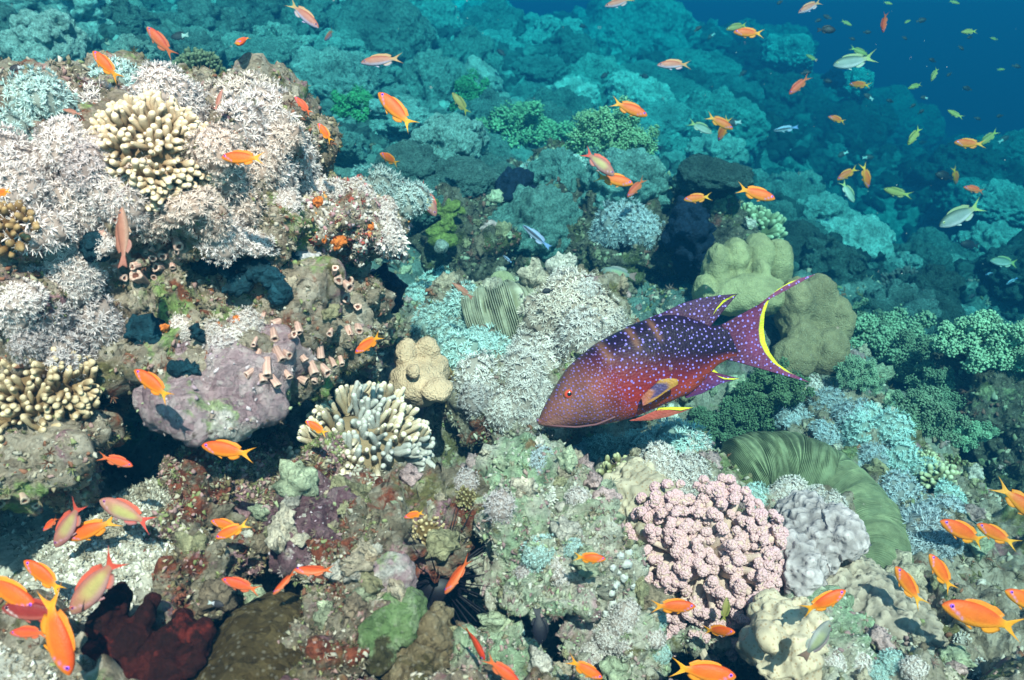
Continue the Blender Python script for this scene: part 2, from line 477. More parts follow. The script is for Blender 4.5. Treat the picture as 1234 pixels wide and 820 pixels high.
def hit(px, py, default=4.0):
    d = D(px, py); dn = d.normalized()
    best = None
    for b in BVHS:
        loc, nor, idx, dist = b.ray_cast(Vector((0, 0, 0)), dn, 60)
        if loc is not None and (best is None or dist < best[2]):
            best = (loc, nor, dist)
    if best is None: return P(px, py, default), Vector((0, 0, 1)), default
    loc, nor, dist = best
    if nor.dot(dn) > 0: nor = -nor
    return loc, nor, loc.dot(CF)

def down(x, y, z0=1.0):
    best = None
    for b in BVHS:
        loc, nor, idx, dist = b.ray_cast(Vector((x, y, z0)), Vector((0, 0, -1)), 30)
        if loc is not None and (best is None or loc.z > best[0].z): best = (loc, nor, BVHS.index(b))
    return best

# ------------------------------------------------------------------ rocks
def E(px, py, t, rx, rz, ry):
    s = t / FPX
    return (tuple(P(px, py, t)), (rx * s, ry, rz * s))

SURF = []                        # surfaces that carry turf: (V, T, palette)
def rock(name, ells, mat_, label, cat='rock', voxel=0.012, amp=0.03, freq=7, seed=1, pal='mix', cells=0.018):
    V, T = blob(ells, voxel * 0.5)
    c = V.mean(0)
    n = vnormals(V, T)
    d = amp * fbm(V * freq, 4, seed) + amp * 0.75 * fbm(V * freq * 3.3, 4, seed + 3) + cells * (0.55 - worley(V * 28, seed)) + cells * 0.6 * (0.55 - worley(V * 62, seed + 1)) + cells * 0.3 * (0.5 - worley(V * 140, seed + 2))
    V = V + n * d[:, None]
    o = link(name, mesh_np(name, V - c, T), mat_)
    o.location = c
    tag(o, label, cat)
    BVHS.append(BVHTree.FromPolygons(V.tolist(), T.tolist()))
    SURF.append((V, T, pal))
    return o

rock('reef_boulder', [E(40, 260, 1.08, 170, 150, .26), E(220, 270, 1.12, 150, 150, .25), E(330, 215, 1.2, 75, 95, .2), E(255, 380, 1.08, 130, 75, .16),
                      E(85, 370, 1.05, 120, 110, .2), E(300, 160, 1.25, 85, 62, .2), E(130, 155, 1.22, 150, 68, .25), E(-120, 300, 1.1, 150, 170, .3), E(100, 300, 1.35, 250, 200, .25)],
     M_rock, 'largest reef boulder, at left, carpeted in white soft coral', voxel=0.013, amp=0.035, seed=2)
rock('ledge_rock', [E(30, 535, .90, 85, 42, .16), E(85, 530, .94, 40, 45, .1), E(-60, 520, .9, 90, 60, .2), E(20, 450, 1.0, 85, 60, .14)],
     M_rock, 'rock ledge under the tan finger coral at the left edge', voxel=0.01, amp=0.02, freq=9, seed=4)
rock('lilac_rock', [E(262, 462, .99, 84, 40, .12), E(300, 440, 1.02, 62, 50, .12), E(225, 430, 1.02, 50, 45, .1)],
     M_lilac, 'lilac coralline overhang below the big left boulder', voxel=0.009, amp=0.014, freq=11, seed=6, pal='lilac', cells=0.006)
rock('crusted_ledge', [E(400, 262, 1.16, 66, 36, .11), E(445, 270, 1.18, 40, 34, .1), E(350, 265, 1.16, 36, 40, .12)],
     M_rock, 'jutting ledge crusted in pink and orange beside the big boulder', voxel=0.008, amp=0.02, freq=14, seed=8, pal='bright')
rock('column_rock', [E(385, 370, 1.16, 66, 58, .12), E(370, 420, 1.14, 62, 50, .12), E(420, 400, 1.2, 36, 60, .1)],
     M_rock, 'mottled rock wall below the crusted ledge, hung with tube corals', voxel=0.009, amp=0.022, freq=12, seed=10)
rock('rust_rock', [E(255, 610, .99, 60, 55, .13), E(330, 590, 1.05, 70, 42, .12), E(240, 680, .9, 40, 45, .1)],
     M_rustrock, 'rust red rubble rock right of the sand patch', voxel=0.009, amp=0.03, freq=13, seed=12, pal='rust')
rock('purple_rock', [E(378, 622, .97, 46, 30, .08), E(348, 640, .96, 32, 20, .06)],
     M_purple, 'wrinkled purple boulder above the dark brown hollow', voxel=0.008, amp=0.016, freq=16, seed=14, pal='lilac', cells=0.006)
rock('rubble_rock', [E(470, 640, .98, 55, 36, .1), E(430, 690, .92, 46, 50, .1), E(410, 770, .83, 60, 60, .1), E(520, 640, 1.02, 46, 30, .1)],
     M_rustrock, 'brown rubble rock around the lilac plate', voxel=0.009, amp=0.028, freq=15, seed=16, pal='mix')
rock('pale_rock', [E(650, 622, 1.05, 82, 42, .14), E(650, 670, 1.0, 82, 26, .10), E(590, 680, 1.0, 34, 20, .07), E(590, 640, 1.15, 60, 40, .14), E(705, 685, 1.05, 44, 28, .1)],
     M_palerock, 'pale green rock in the middle foreground over a dark slot', voxel=0.01, amp=0.028, freq=11, seed=18, pal='pale')
rock('front_rock', [E(610, 832, .85, 50, 30, .09), E(690, 838, .87, 36, 30, .08), E(555, 838, .8, 36, 26, .07)],
     M_palerock, 'pale rubble rock at the bottom edge below the dark slot', voxel=0.009, amp=0.025, freq=13, seed=20, pal='pale')
rock('knoll_rock', [E(748, 770, .99, 30, 44, .08), E(730, 800, .97, 34, 30, .08), E(820, 705, 1.18, 60, 26, .12)],
     M_palerock, 'grey rock under the pink cauliflower coral', voxel=0.009, amp=0.024, freq=13, seed=22, pal='pale')
rock('middle_rock', [E(690, 400, 1.66, 64, 70, .18), E(682, 355, 1.7, 30, 30, .1), E(560, 400, 1.74, 66, 60, .18), E(610, 455, 1.58, 80, 50, .18), E(680, 470, 1.56, 50, 54, .15), E(505, 430, 1.7, 46, 50, .15)],
     M_rock, 'rock behind the grouper head, covered in white soft coral', voxel=0.014, amp=0.03, freq=8, seed=24)
rock('slope_rock', [E(985, 500, 1.85, 50, 40, .15), E(1060, 555, 1.75, 66, 50, .15), E(1110, 610, 1.68, 60, 66, .15), E(1010, 545, 1.8, 46, 36, .12)],
     M_rock, 'rock behind the green ridged coral with bluish soft coral tufts', voxel=0.013, amp=0.03, freq=9, seed=26)
rock('corner_rock', [E(1060, 740, 1.15, 60, 36, .12), E(1110, 765, 1.12, 66, 36, .12), E(1180, 790, 1.08, 66, 46, .12)],
     M_rock, 'mottled olive rock in the bottom right corner', voxel=0.01, amp=0.025, freq=11, seed=28)
rock('white_rock', [E(1050, 812, 1.02, 90, 28, .1), E(985, 800, 1.0, 46, 36, .1)],
     M_palerock, 'whitish rock slab at the bottom edge right of the pored coral', voxel=0.009, amp=0.02, freq=12, seed=30, pal='pale')
rock('dark_boulder', [E(1180, 490, 2.1, 66, 70, .2), E(1220, 560, 2.0, 60, 60, .2)],
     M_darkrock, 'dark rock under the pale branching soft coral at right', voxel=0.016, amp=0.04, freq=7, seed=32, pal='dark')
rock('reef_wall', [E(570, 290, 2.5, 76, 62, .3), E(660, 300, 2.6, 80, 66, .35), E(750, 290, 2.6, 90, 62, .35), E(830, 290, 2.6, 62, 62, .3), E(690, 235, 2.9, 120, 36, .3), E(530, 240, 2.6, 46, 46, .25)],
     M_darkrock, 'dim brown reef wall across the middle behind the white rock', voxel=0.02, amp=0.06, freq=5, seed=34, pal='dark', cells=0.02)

# sand in the hollow at left
V, T = blob([E(175, 655, .93, 75, 40, .13), E(60, 640, .98, 80, 26, .1), E(110, 700, .86, 80, 26, .12), E(30, 792, .715, 60, 30, .08)], 0.008)
V[:, 2] += 0.012 * fbm(V * 14, 4, 3)
o = link('sand', mesh_np('sand', V, T), M_sand); tag(o, kind='structure')
BVHS.append(BVHTree.FromPolygons(V.tolist(), T.tolist()))
SURF.append((V, T, 'sand'))
NROCK = len(BVHS)
KEEP = []                        # (centre, radius) of corals that loose rubble stays clear of

# ------------------------------------------------------------------ coral builders
def cap(V): return V[:, 2] > -0.25

def xenia_mesh(seed, npol=85, tl=0.125, flat=0.75, w0=0.0155):
    """unit colony: dome of radius ~1 bearing star polyps"""
    r = np.random.default_rng(seed)
    mb = MB()
    v, t = ico(4)
    v = v * (1 + 0.16 * fbm(v * 2.2, 3, seed))[:, None] * np.array([0.86, 0.86, flat * 0.86])
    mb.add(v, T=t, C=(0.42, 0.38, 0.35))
    k = np.arange(npol) + 0.5
    ph = np.arccos(1 - 1.28 * k / npol); az = math.pi * (1 + 5 ** 0.5) * k + r.normal(0, 0.15, npol)
    n = np.stack([np.cos(az) * np.sin(ph), np.sin(az) * np.sin(ph), np.cos(ph)], 1)
    n += r.normal(0, 0.05, n.shape); n /= np.linalg.norm(n, axis=1, keepdims=True)
    p = n * (1 + 0.16 * fbm(n * 2.2, 3, seed))[:, None] * np.array([0.9, 0.9, flat * 0.9])
    NT = 9
    F = frames(n, r.uniform(0, 6.3, npol))
    sz = r.uniform(0.75, 1.25, npol)
    for j in range(NT):
        a = 2 * math.pi * j / NT + r.normal(0, 0.2, npol)
        el = r.uniform(0.35, 1.15, npol)                       # angle from the normal
        L = tl * sz * r.uniform(0.8, 1.2, npol)
        dl = np.stack([np.cos(a) * np.sin(el), np.sin(a) * np.sin(el), np.cos(el)], 1)
        sd_ = np.stack([-np.sin(a), np.cos(a), np.zeros(npol)], 1)
        rings = []
        for s, ww in ((0, 0.55), (0.5, 1.0), (1.0, 0.4)):
            c = dl * (L * s)[:, None]
            c[:, 2] -= 0.35 * L * s * s * np.sin(el)
            c[:, 2] += 0.05
            for sg in (-1, 1):
                rings.append(c + sd_ * (sg * w0 * ww))
        W = np.stack(rings, 1)                                  # npol, 6, 3
        W = np.einsum('nij,nmj->nmi', F, W) + p[:, None]
        b_ = (np.arange(npol) * 6)[:, None]
        q = np.concatenate([b_ + np.array([[0, 1, 3, 2]]), b_ + np.array([[2, 3, 5, 4]])])
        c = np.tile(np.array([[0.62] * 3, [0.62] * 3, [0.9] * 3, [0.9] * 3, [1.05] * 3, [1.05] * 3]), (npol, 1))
        mb.add(W.reshape(-1, 3), Q=q, C=c)
    return mb.mesh('soft_coral_colony')

def tube_path(pts, rads, nseg=8, tipround=True):
    """tapered tube with a rounded end"""
    pts = np.asarray(pts, float)
    d = np.gradient(pts, axis=0); d /= np.linalg.norm(d, axis=1, keepdims=True) + 1e-9
    P_, R2 = list(pts), list(rads)
    D_ = list(d)
    if tipround:
        for a in (0.45, 0.8, 0.97):
            P_.append(pts[-1] + d[-1] * rads[-1] * a); R2.append(rads[-1] * math.sqrt(max(0, 1 - a * a))); D_.append(d[-1])
    ref = np.array([0.31, 0.77, 0.55])
    V = []
    for p, r, dd in zip(P_, R2, D_):
        u = np.cross(dd, ref); u /= np.linalg.norm(u) + 1e-9; v = np.cross(dd, u)
        a = np.arange(nseg) * 2 * math.pi / nseg
        V.append(p + r * (np.cos(a)[:, None] * u + np.sin(a)[:, None] * v))
    n = len(P_)
    V = np.concatenate(V)
    Q = [[i * nseg + j, i * nseg + (j + 1) % nseg, (i + 1) * nseg + (j + 1) % nseg, (i + 1) * nseg + j] for i in range(n - 1) for j in range(nseg)]
    V = np.concatenate([V, [P_[-1]]])
    T = [[(n - 1) * nseg + j, (n - 1) * nseg + (j + 1) % nseg, len(V) - 1] for j in range(nseg)]
    s = np.concatenate([np.repeat(np.linspace(0, 1, n), nseg), [1.0]])
    return V, T, Q, s

def finger_mesh(seed, nb=180, rad=0.07, fork=2, flat=0.75, c0=(0.42, 0.33, 0.2), c1=(1.0, 0.93, 0.76), spread=1.2, lump=0.8, dead=None):
    """bush of short knobbly branchlets, each leaning its own way off a ragged dome"""
    r = np.random.default_rng(seed)
    mb = MB()
    k = np.arange(nb) + 0.5
    ph = np.arccos(1 - spread * k / nb) + r.normal(0, 0.06, nb); az = 2.39996 * k + r.normal(0, 0.2, nb)
    c0, c1 = np.array(c0), np.array(c1)
    n = np.stack([np.cos(az) * np.sin(ph), np.sin(az) * np.sin(ph), np.cos(ph)], 1)
    dn, dn2 = vnoise(n * 1.7, seed), vnoise(n * 2.1 + 5, seed)
    for i_ in range(nb):
        T0 = n[i_] * np.array([1, 1, flat]) * r.uniform(0.88, 1.04) * (1 + .16 * dn2[i_])
        d = n[i_] * 0.62 + np.array([0, 0, 0.38]) + r.normal(0, .2, 3); d /= np.linalg.norm(d)
        Lb = r.uniform(0.42, 0.55)
        base = T0 - d * Lb
        dead_ = dead is not None and dn[i_] + r.normal(0, .12) > dead[0]
        nf = int(r.integers(1, fork + 1))
        o0 = np.cross(d, r.normal(0, 1, 3)); o0 /= np.linalg.norm(o0)
        for f in range(nf):
            off = o0 * (1 if f == 0 else -1)
            tip = T0 + off * (0.0 if nf == 1 else rad * r.uniform(0.9, 1.4)) - d * r.uniform(0, .06)
            rr_ = rad * r.uniform(0.75, 1.2)
            q = np.linspace(0, 1, 7)[:, None]
            pts_ = base + (tip - base) * q + off * (0.25 * rad * np.sin(q * 3.1)) + r.normal(0, 0.006, (7, 3))
            V, T, Q, s = tube_path(pts_, rr_ * np.array([.8, .9, .95, 1.0, 1.02, 1.04, .9]) * r.uniform(.9, 1.1, 7), 9)
            nz = fbm(V * (0.45 / rad), 2, seed + i_)
            sgn = V - np.concatenate([np.repeat(pts_, 9, 0), np.repeat(pts_[-1:], len(V) - 63, 0)])
            V = V + sgn / (np.linalg.norm(sgn, axis=1, keepdims=True) + 1e-9) * (nz * rad * lump * 0.4)[:, None]
            col = c0 + (c1 - c0) * (np.clip((s - 0.3) / 0.65, 0, 1) ** 1.2)[:, None]
            if dead_: col = np.array(dead[1]) * (0.6 + 0.45 * s)[:, None]
            mb.add(V, T=T, Q=Q, C=col * r.uniform(.85, 1.1))
    v, t = ico(3)
    v = v * (1 + .1 * fbm(v * 4, 2, seed))[:, None]
    mb.add(v * np.array([0.6, 0.6, 0.58 * flat]), T=t, C=c0 * 0.6)
    return mb.mesh('branching_coral')

def cauli_mesh(seed, nb=30, c0=(0.82, 0.64, 0.5), c1=(0.87, 0.57, 0.61)):
    """branching coral with wart-covered clubs"""
    r = np.random.default_rng(seed)
    mb = MB()
    k = np.arange(nb) + 0.5
    ph = np.arccos(1 - 1.12 * k / nb); az = 2.39996 * k + r.normal(0, 0.15, nb)
    c0, c1 = np.array(c0), np.array(c1)
    vi, ti = ico(2)
    for a, p in zip(az, ph):
        d = np.array([math.cos(a) * math.sin(p), math.sin(a) * math.sin(p), math.cos(p) * 0.75])
        side = np.cross(d, [0.2, 0.1, 1.0]); side /= np.linalg.norm(side) + 1e-9
        L = r.uniform(0.85, 1.05)
        R0 = r.uniform(0.052, 0.078)
        V, T, Q, s = tube_path([d * 0.1, d * 0.4, d * 0.65, d * 0.8 * L], [0.06, 0.08, R0 * .7, R0 * .6], 10)
        mb.add(V, T=T, Q=Q, C=c0 + (c1 - c0) * 0.35 * s[:, None])
        for f in range(5):
            cpt = d * (r.uniform(0.6, 0.9) if f > 2 else r.uniform(0.86, 1.0)) * L + side * r.normal(0, 0.075) + r.normal(0, 0.022, 3)
            Rl = R0 * r.uniform(0.6, 0.9)
            nw = 95
            q = r.normal(size=(nw, 3)); q /= np.linalg.norm(q, axis=1, keepdims=True)
            q = q[(q @ d) > -0.35]
            pos = cpt + q * Rl
            mb.add(vi * Rl * 0.97 + cpt, T=ti, C=c0 * 0.85 + c1 * 0.1)
            m = rand_rot(len(pos), r) * (r.uniform(0.012, 0.019, len(pos)))[:, None, None]
            tt = np.clip(0.25 + 0.75 * np.linalg.norm(pos, axis=1) / 1.1 + r.normal(0, 0.12, len(pos)), 0, 1.15)[:, None]
            v1, t1 = ico(1)
            mb.add_many(v1, t1, pos, m, c0 + (c1 - c0) * tt)
    return mb.mesh('cauliflower_coral')

def broccoli_mesh(seed, nlobe=16, per=60, grain=0.055, c=(0.5, 0.9, 0.55)):
    """soft coral tree: pale trunk, limbs and lobes of many small polyp knots"""
    r = np.random.default_rng(seed)
    mb = MB()
    c = np.array(c)
    lob = []
    k = np.arange(nlobe) + 0.5
    ph = np.arccos(1 - 1.05 * k / nlobe); az = 2.39996 * k + r.normal(0, 0.2, nlobe)
    v0, t0 = ico(1)
    for a, p in zip(az, ph):
        d = np.array([math.cos(a) * math.sin(p) * 0.85, math.sin(a) * math.sin(p) * 0.85, 0.35 + math.cos(p) * 0.75]) * r.uniform(0.8, 1.1)
        V, T, Q, s = tube_path([(0, 0, -0.2), d * 0.35, d * 0.7, d * 0.9], [0.13, 0.1, 0.07, 0.05], 8)
        mb.add(V, T=T, Q=Q, C=c * 0.8 + 0.12)
        for f in range(4):
            cc = d + r.normal(0, 0.16, 3)
            Rl = r.uniform(0.14, 0.24)
            q = r.normal(size=(per, 3)); q /= np.linalg.norm(q, axis=1, keepdims=True)
            pos = cc + q * Rl * r.uniform(0.55, 1.08, (per, 1)) * (1 + 0.25 * fbm(q * 2, 2, seed + f))[:, None]
            m = rand_rot(per, r) * (grain * r.uniform(0.5, 1.15, per))[:, None, None] * np.array([1, 0.75, 1.2])
            tone = r.uniform(0.65, 1.15, (per, 1)) * r.uniform(0.85, 1.1)
            mb.add_many(v0, t0, pos, m, c * tone)
    return mb.mesh('broccoli_coral', smooth=False)

def dome_mesh(seed, kind):
    """massive coral heads, unit radius"""
    r = np.random.default_rng(seed)
    if kind == 'lobed':
        ells = []
        for _ in range(24):
            a, q = r.uniform(0, 6.28), r.uniform(0.1, 0.85)
            s = r.uniform(0.15, 0.34)
            ells.append(((math.cos(a) * q, math.sin(a) * q, (1 - q) * 0.55 + r.uniform(-0.1, 0.2)), (s, s, s * r.uniform(0.8, 1.3))))
        ells.append(((0, 0, -0.1), (0.8, 0.8, 0.5)))
        V, T = blob(ells, 0.032)
    elif kind == 'plates':
        ells = []
        for j in range(7):
            a = r.uniform(0, 6.28); q = r.uniform(0.2, 0.6)
            ells.append(((math.cos(a) * q, math.sin(a) * q, 0.1 + j * 0.1), (r.uniform(0.35, 0.6), r.uniform(0.35, 0.6), 0.07)))
        ells.append(((0, 0, 0.1), (0.6, 0.6, 0.5)))
        V, T = blob(ells, 0.04)
    else:
        V, T = ico(6)
        V = V * np.array([1, 1, 0.8])
    n = vnormals(V, T)
    def lump(f, k): return np.clip(.8 - worley(V * f + seed * .37, k), 0, 1) ** .55
    if kind == 'cauli':
        d = 0.3 * lump(2.4, seed) + 0.16 * lump(5.5, seed + 1) + 0.06 * lump(14, seed + 2) + 0.12 * fbm(V * 1.7, 3, seed) - .3
    elif kind == 'smooth':
        d = 0.2 * fbm(V * 1.6, 3, seed) + 0.08 * lump(6, seed) + 0.04 * lump(15, seed + 3) - .06
    elif kind == 'bush':
        d = 0.13 * lump(7.5, seed) + 0.2 * fbm(V * 1.7, 3, seed) + 0.05 * lump(18, seed + 2) - .08
    else:
        d = 0.07 * fbm(V * 4, 3, seed) + 0.1 * lump(6, seed) + 0.05 * lump(15, seed + 1) - .08
    V = V + n * d[:, None]
    tone = 0.75 + 0.5 * np.clip(0.5 + 2.2 * (d - d.mean()), 0, 1)
    C = np.ones((len(V), 3)) * tone[:, None] * (1 + 0.22 * fbm(V * 3, 3, seed + 9))[:, None]
    return mesh_np('coral_head', V, T, col=np.clip(C, 0.2, 1.6))

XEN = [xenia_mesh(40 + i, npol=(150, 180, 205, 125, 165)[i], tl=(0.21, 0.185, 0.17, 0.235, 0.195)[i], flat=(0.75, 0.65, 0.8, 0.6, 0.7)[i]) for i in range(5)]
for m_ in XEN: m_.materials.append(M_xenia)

def place(name, me, px, py, rpx, color=(1, 1, 1), axis_mix=0.6, sink=0.25, mat_=None, t=None, squash=1.0, spin=None, up=(0, 0, 1)):
    loc, nor, td = hit(px, py)
    if t is not None: loc, td = P(px, py, t), t
    s = rpx * td / FPX
    ax = (nor * axis_mix + Vector(up) * (1 - axis_mix))
    if ax.length < 0.05: ax = Vector((0, 0, 1))
    o = link(name, me, mat_)
    m = basis(ax, random.uniform(0, 6.28) if spin is None else spin).to_4x4()
    o.matrix_world = Matrix.Translation(loc - ax.normalized() * s * sink) @ m @ Matrix.Diagonal((s, s, s * squash, 1))
    o.color = (*color, 1)
    KEEP.append((np.array(o.matrix_world.translation), s))
    return o

WH, CRM, GRY, CY, BL = (0.92, 0.83, 0.79), (0.88, 0.75, 0.66), (0.7, 0.62, 0.61), (0.62, 0.84, 0.8), (0.54, 0.62, 0.66)  # CY has the cyan light from above mixed into its colour
xen_sets = [
    ('white soft coral clump among many carpeting the big left boulder', 'white soft coral on the big boulder',
     [(25, 125, 36, CY), (60, 170, 36, WH), (70, 120, 36, CY), (110, 120, 36, WH), (150, 98, 28, CY), (195, 105, 32, WH), (235, 130, 34, WH), (285, 115, 40, CRM), (330, 130, 36, WH), (360, 178, 32, WH), (300, 160, 38, WH), (340, 205, 34, WH), (260, 175, 30, CRM),
      (30, 185, 36, WH), (15, 228, 30, WH), (62, 222, 36, WH), (96, 205, 30, GRY), (98, 248, 32, WH), (45, 262, 32, WH), (62, 292, 30, WH), (95, 318, 30, WH), (42, 325, 26, GRY), (80, 345, 30, WH), (102, 368, 30, WH),
      (112, 398, 30, GRY), (66, 396, 30, GRY), (20, 352, 30, WH), (12, 380, 24, WH), (140, 222, 32, WH), (180, 235, 38, CRM), (222, 240, 32, CRM), (168, 208, 38, CRM), (212, 212, 34, CRM), (246, 262, 28, CRM), (267, 285, 28, WH), (282, 250, 30, CRM),
      (308, 285, 26, WH), (192, 265, 26, CRM), (150, 250, 24, WH), (124, 290, 22, WH), (112, 340, 24, GRY), (330, 165, 30, CRM), (310, 200, 30, CRM), (278, 210, 28, CRM), (130, 180, 24, WH), (0, 160, 34, CY)]),
    ('small snow white soft coral tuft low on the big left boulder', 'small white tufts on the big boulder',
     [(216, 390, 17, WH), (263, 412, 20, GRY), (299, 389, 17, WH), (280, 403, 15, WH), (255, 400, 14, WH), (222, 405, 12, WH)]),
    ('grey soft coral clump between the tan finger coral and the boulder', 'grey soft coral above the finger coral',
     [(85, 428, 30, GRY), (110, 432, 20, GRY), (40, 412, 24, GRY), (120, 416, 20, GRY)]),
    ('bright white soft coral tuft on the crest of the crusted ledge', 'white tufts on the crusted ledge',
     [(345, 243, 17, WH), (378, 226, 18, WH), (398, 230, 15, WH), (425, 228, 16, WH), (446, 238, 16, WH), (462, 252, 15, WH), (472, 268, 14, WH), (478, 286, 17, WH), (465, 296, 12, WH), (360, 232, 14, WH)]),
    ('pale cyan-lit soft coral clump on the rock behind the grouper head', 'soft coral behind the grouper',
     [(530, 340, 24, CY), (508, 360, 22, CY), (548, 362, 22, CY), (572, 386, 20, CY), (600, 420, 28, CY), (560, 428, 28, CY), (580, 455, 26, WH), (622, 448, 28, WH), (642, 428, 25, WH), (660, 382, 28, CRM), (690, 360, 30, CRM), (722, 378, 28, CRM), (744, 394, 22, WH),
      (692, 398, 30, WH), (650, 405, 25, WH), (678, 338, 18, WH), (672, 430, 28, WH), (620, 482, 26, WH), (600, 500, 20, WH), (640, 492, 22, WH), (652, 465, 24, WH), (545, 398, 20, CY), (520, 388, 20, CY), (705, 345, 16, WH), (716, 410, 24, WH), (585, 408, 20, CY), (575, 480, 20, GRY), (700, 440, 22, WH)]),
    ('blue green soft coral clump in the shadow under the grouper', 'soft coral under the grouper',
     [(690, 545, 24, BL), (718, 543, 26, CY), (750, 540, 24, CY), (782, 538, 24, CY), (818, 530, 28, CY), (800, 556, 22, WH), (836, 566, 20, WH), (812, 580, 24, WH), (836, 542, 22, WH), (852, 590, 18, WH), (648, 552, 16, BL), (790, 590, 16, WH)]),
    ('bluish grey soft coral tuft on the slope behind the green ridged coral', 'bluish tufts on the right slope',
     [(960, 478, 20, BL), (985, 468, 18, WH), (1000, 488, 22, BL), (1022, 502, 22, BL), (958, 500, 18, BL), (1000, 520, 22, BL), (1028, 526, 22, CY), (1052, 506, 18, CY), (1075, 520, 20, CY), (1052, 545, 18, BL), (1042, 562, 18, BL), (1090, 558, 22, CY), (1112, 572, 18, CY), (1078, 590, 22, BL), (1062, 612, 18, BL),
      (1102, 620, 25, BL), (1132, 612, 20, BL), (1112, 645, 28, BL), (1086, 652, 22, BL), (1148, 598, 18, CY), (1132, 650, 22, BL), (1090, 500, 18, CY), (1150, 640, 16, BL)]),
    ('white soft coral knot in front of the green ridged coral', 'white knots by the ridged coral',
     [(932, 582, 20, WH), (958, 588, 16, WH), (984, 600, 14, WH), (1005, 606, 14, WH), (914, 598, 15, CY), (945, 600, 14, WH)]),
    ('white soft coral tuft on the grey rock under the pink coral', 'white tufts below the pink coral',
     [(742, 752, 18, WH), (728, 772, 18, WH), (758, 738, 13, WH), (736, 792, 14, WH), (790, 768, 11, WH), (796, 748, 11, CY), (716, 788, 13, WH), (752, 780, 12, WH), (798, 790, 9, CY)]),
    ('pale soft coral tuft on the whitish slab at the bottom right', 'tufts on the bottom right slab',
     [(1040, 800, 16, WH), (1075, 795, 15, CY), (1010, 800, 13, WH), (1100, 806, 14, WH), (1062, 812, 13, CY), (980, 812, 14, BL)]),
    ('flat pale soft coral patch on the pale green rock in the middle', 'patches on the pale green rock',
     [(652, 668, 20, CY), (672, 690, 16, WH), (635, 690, 13, GRY), (690, 660, 12, CY), (600, 610, 16, GRY), (560, 580, 14, GRY), (695, 598, 14, WH)]),
    ('blue soft coral tuft on the dim reef wall', 'blue tufts on the reef wall',
     [(748, 262, 28, BL), (732, 278, 20, BL), (772, 274, 20, BL), (704, 215, 20, CY), (650, 215, 24, CY), (680, 205, 20, CY)]),
    ('feathery cyan soft coral behind the crusted ledge', 'cyan tufts behind the crusted ledge',
     [(468, 225, 26, (0.45, 0.6, 0.58)), (490, 235, 24, (0.45, 0.6, 0.58)), (500, 255, 22, (0.45, 0.6, 0.58)), (452, 215, 20, (0.45, 0.6, 0.58))]),
]
TOP = []
k_ = 0
for lab, grp, lst in xen_sets:
    for (px, py, r_, c) in lst:
        j = random.uniform(0.88, 1.08)
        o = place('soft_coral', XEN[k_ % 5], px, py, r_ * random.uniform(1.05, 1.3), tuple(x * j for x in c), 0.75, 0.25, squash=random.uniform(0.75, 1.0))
        tag(o, lab, 'soft coral', grp)
        k_ += 1

# finger corals
FM = {}
def finger(key, **kw):
    if key not in FM:
        FM[key] = finger_mesh(**kw); FM[key].materials.append(M_coral)
    return FM[key]
tan_f = dict(nb=300, rad=0.047, fork=2, c0=(0.4, 0.3, 0.19), c1=(0.96, 0.87, 0.72))
def fc(px, py, r_, label, key, col=(1, 1, 1), axm=0.35, sink=0.1, squash=0.9, up=(0, -0.8, 1), t=None, **kw):
    return tag(place('finger_coral', finger(key, **kw), px, py, r_, col, axm, sink, squash=squash, up=up, t=t), label, 'coral')
fc(184, 180, 80, 'cream finger coral with blunt tips on top of the big left boulder', 'a', (0.86, 0.8, 0.68), up=(0, -0.35, 1), squash=.75, seed=1, **tan_f)
fc(38, 480, 78, 'tan finger coral with pale tips on the ledge at the left edge', 'b', (0.7, 0.61, 0.47), sink=0.0, up=(0.15, -0.9, .9), seed=2, **tan_f)
fc(446, 545, 86, 'bleached blue and cream branching coral low in the left centre', 'c', (0.86, 0.82, 0.76), up=(0.1, -0.9, .9), t=1.1, seed=3, nb=270, rad=0.039, fork=3, c0=(0.5, 0.38, 0.24), c1=(1.0, 0.9, 0.76), dead=(0.32, (0.6, 0.6, 0.58)))
fc(392, 572, 36, 'olive brown branch tips at the left foot of the bleached coral', 'd', (0.36, 0.27, 0.16), t=1.08, seed=4, **tan_f)
fc(744, 574, 26, 'tiny olive finger coral with pale tips below the grouper', 'e', (0.58, 0.56, 0.38), up=(-0.1, -0.8, 1), seed=5, nb=40, rad=0.13, fork=1, c0=(0.3, 0.26, 0.13), c1=(1, 0.98, 0.85))
fc(236, 82, 30, 'dark green finger coral behind the top of the big boulder', 'f', (0.16, 0.2, 0.13), t=1.9, seed=6, nb=190, rad=0.07, fork=1, c0=(0.4, 0.4, 0.3), c1=(1, 1, 0.9), axm=0.0)
fc(1135, 578, 26, 'small pale knobbed finger coral on the right slope', 'g', (0.6, 0.6, 0.45), seed=7, nb=60, rad=0.11, fork=1, c0=(0.4, 0.38, 0.25), c1=(1, 1, 0.85))
fc(800, 195, 30, 'greenish finger coral on top of the reef wall', 'h', (0.36, 0.42, 0.29), seed=8, nb=120, rad=0.085, fork=1, c0=(0.3, 0.3, 0.2), c1=(1, 1, 0.85))
fc(10, 275, 32, 'stubby brown finger coral at the left edge of the boulder', 'i', (0.42, 0.31, 0.18), up=(0.3, -0.8, 0.6), seed=9, nb=50, rad=0.13, fork=1, c0=(0.4, 0.3, 0.18), c1=(1, 0.93, 0.75))
fc(905, 275, 40, 'pale green finger coral behind the grouper dorsal fin', 'j', (0.42, 0.48, 0.36), t=2.6, seed=10, nb=150, rad=0.075, fork=1, c0=(0.4, 0.4, 0.25), c1=(1, 1, 0.85))
fc(516, 640, 22, 'small tan finger coral on the brown rubble rock', 'k', (0.6, 0.5, 0.34), seed=11, nb=60, rad=0.1, fork=1, c0=(0.36, 0.28, 0.16), c1=(1, 0.95, 0.78))
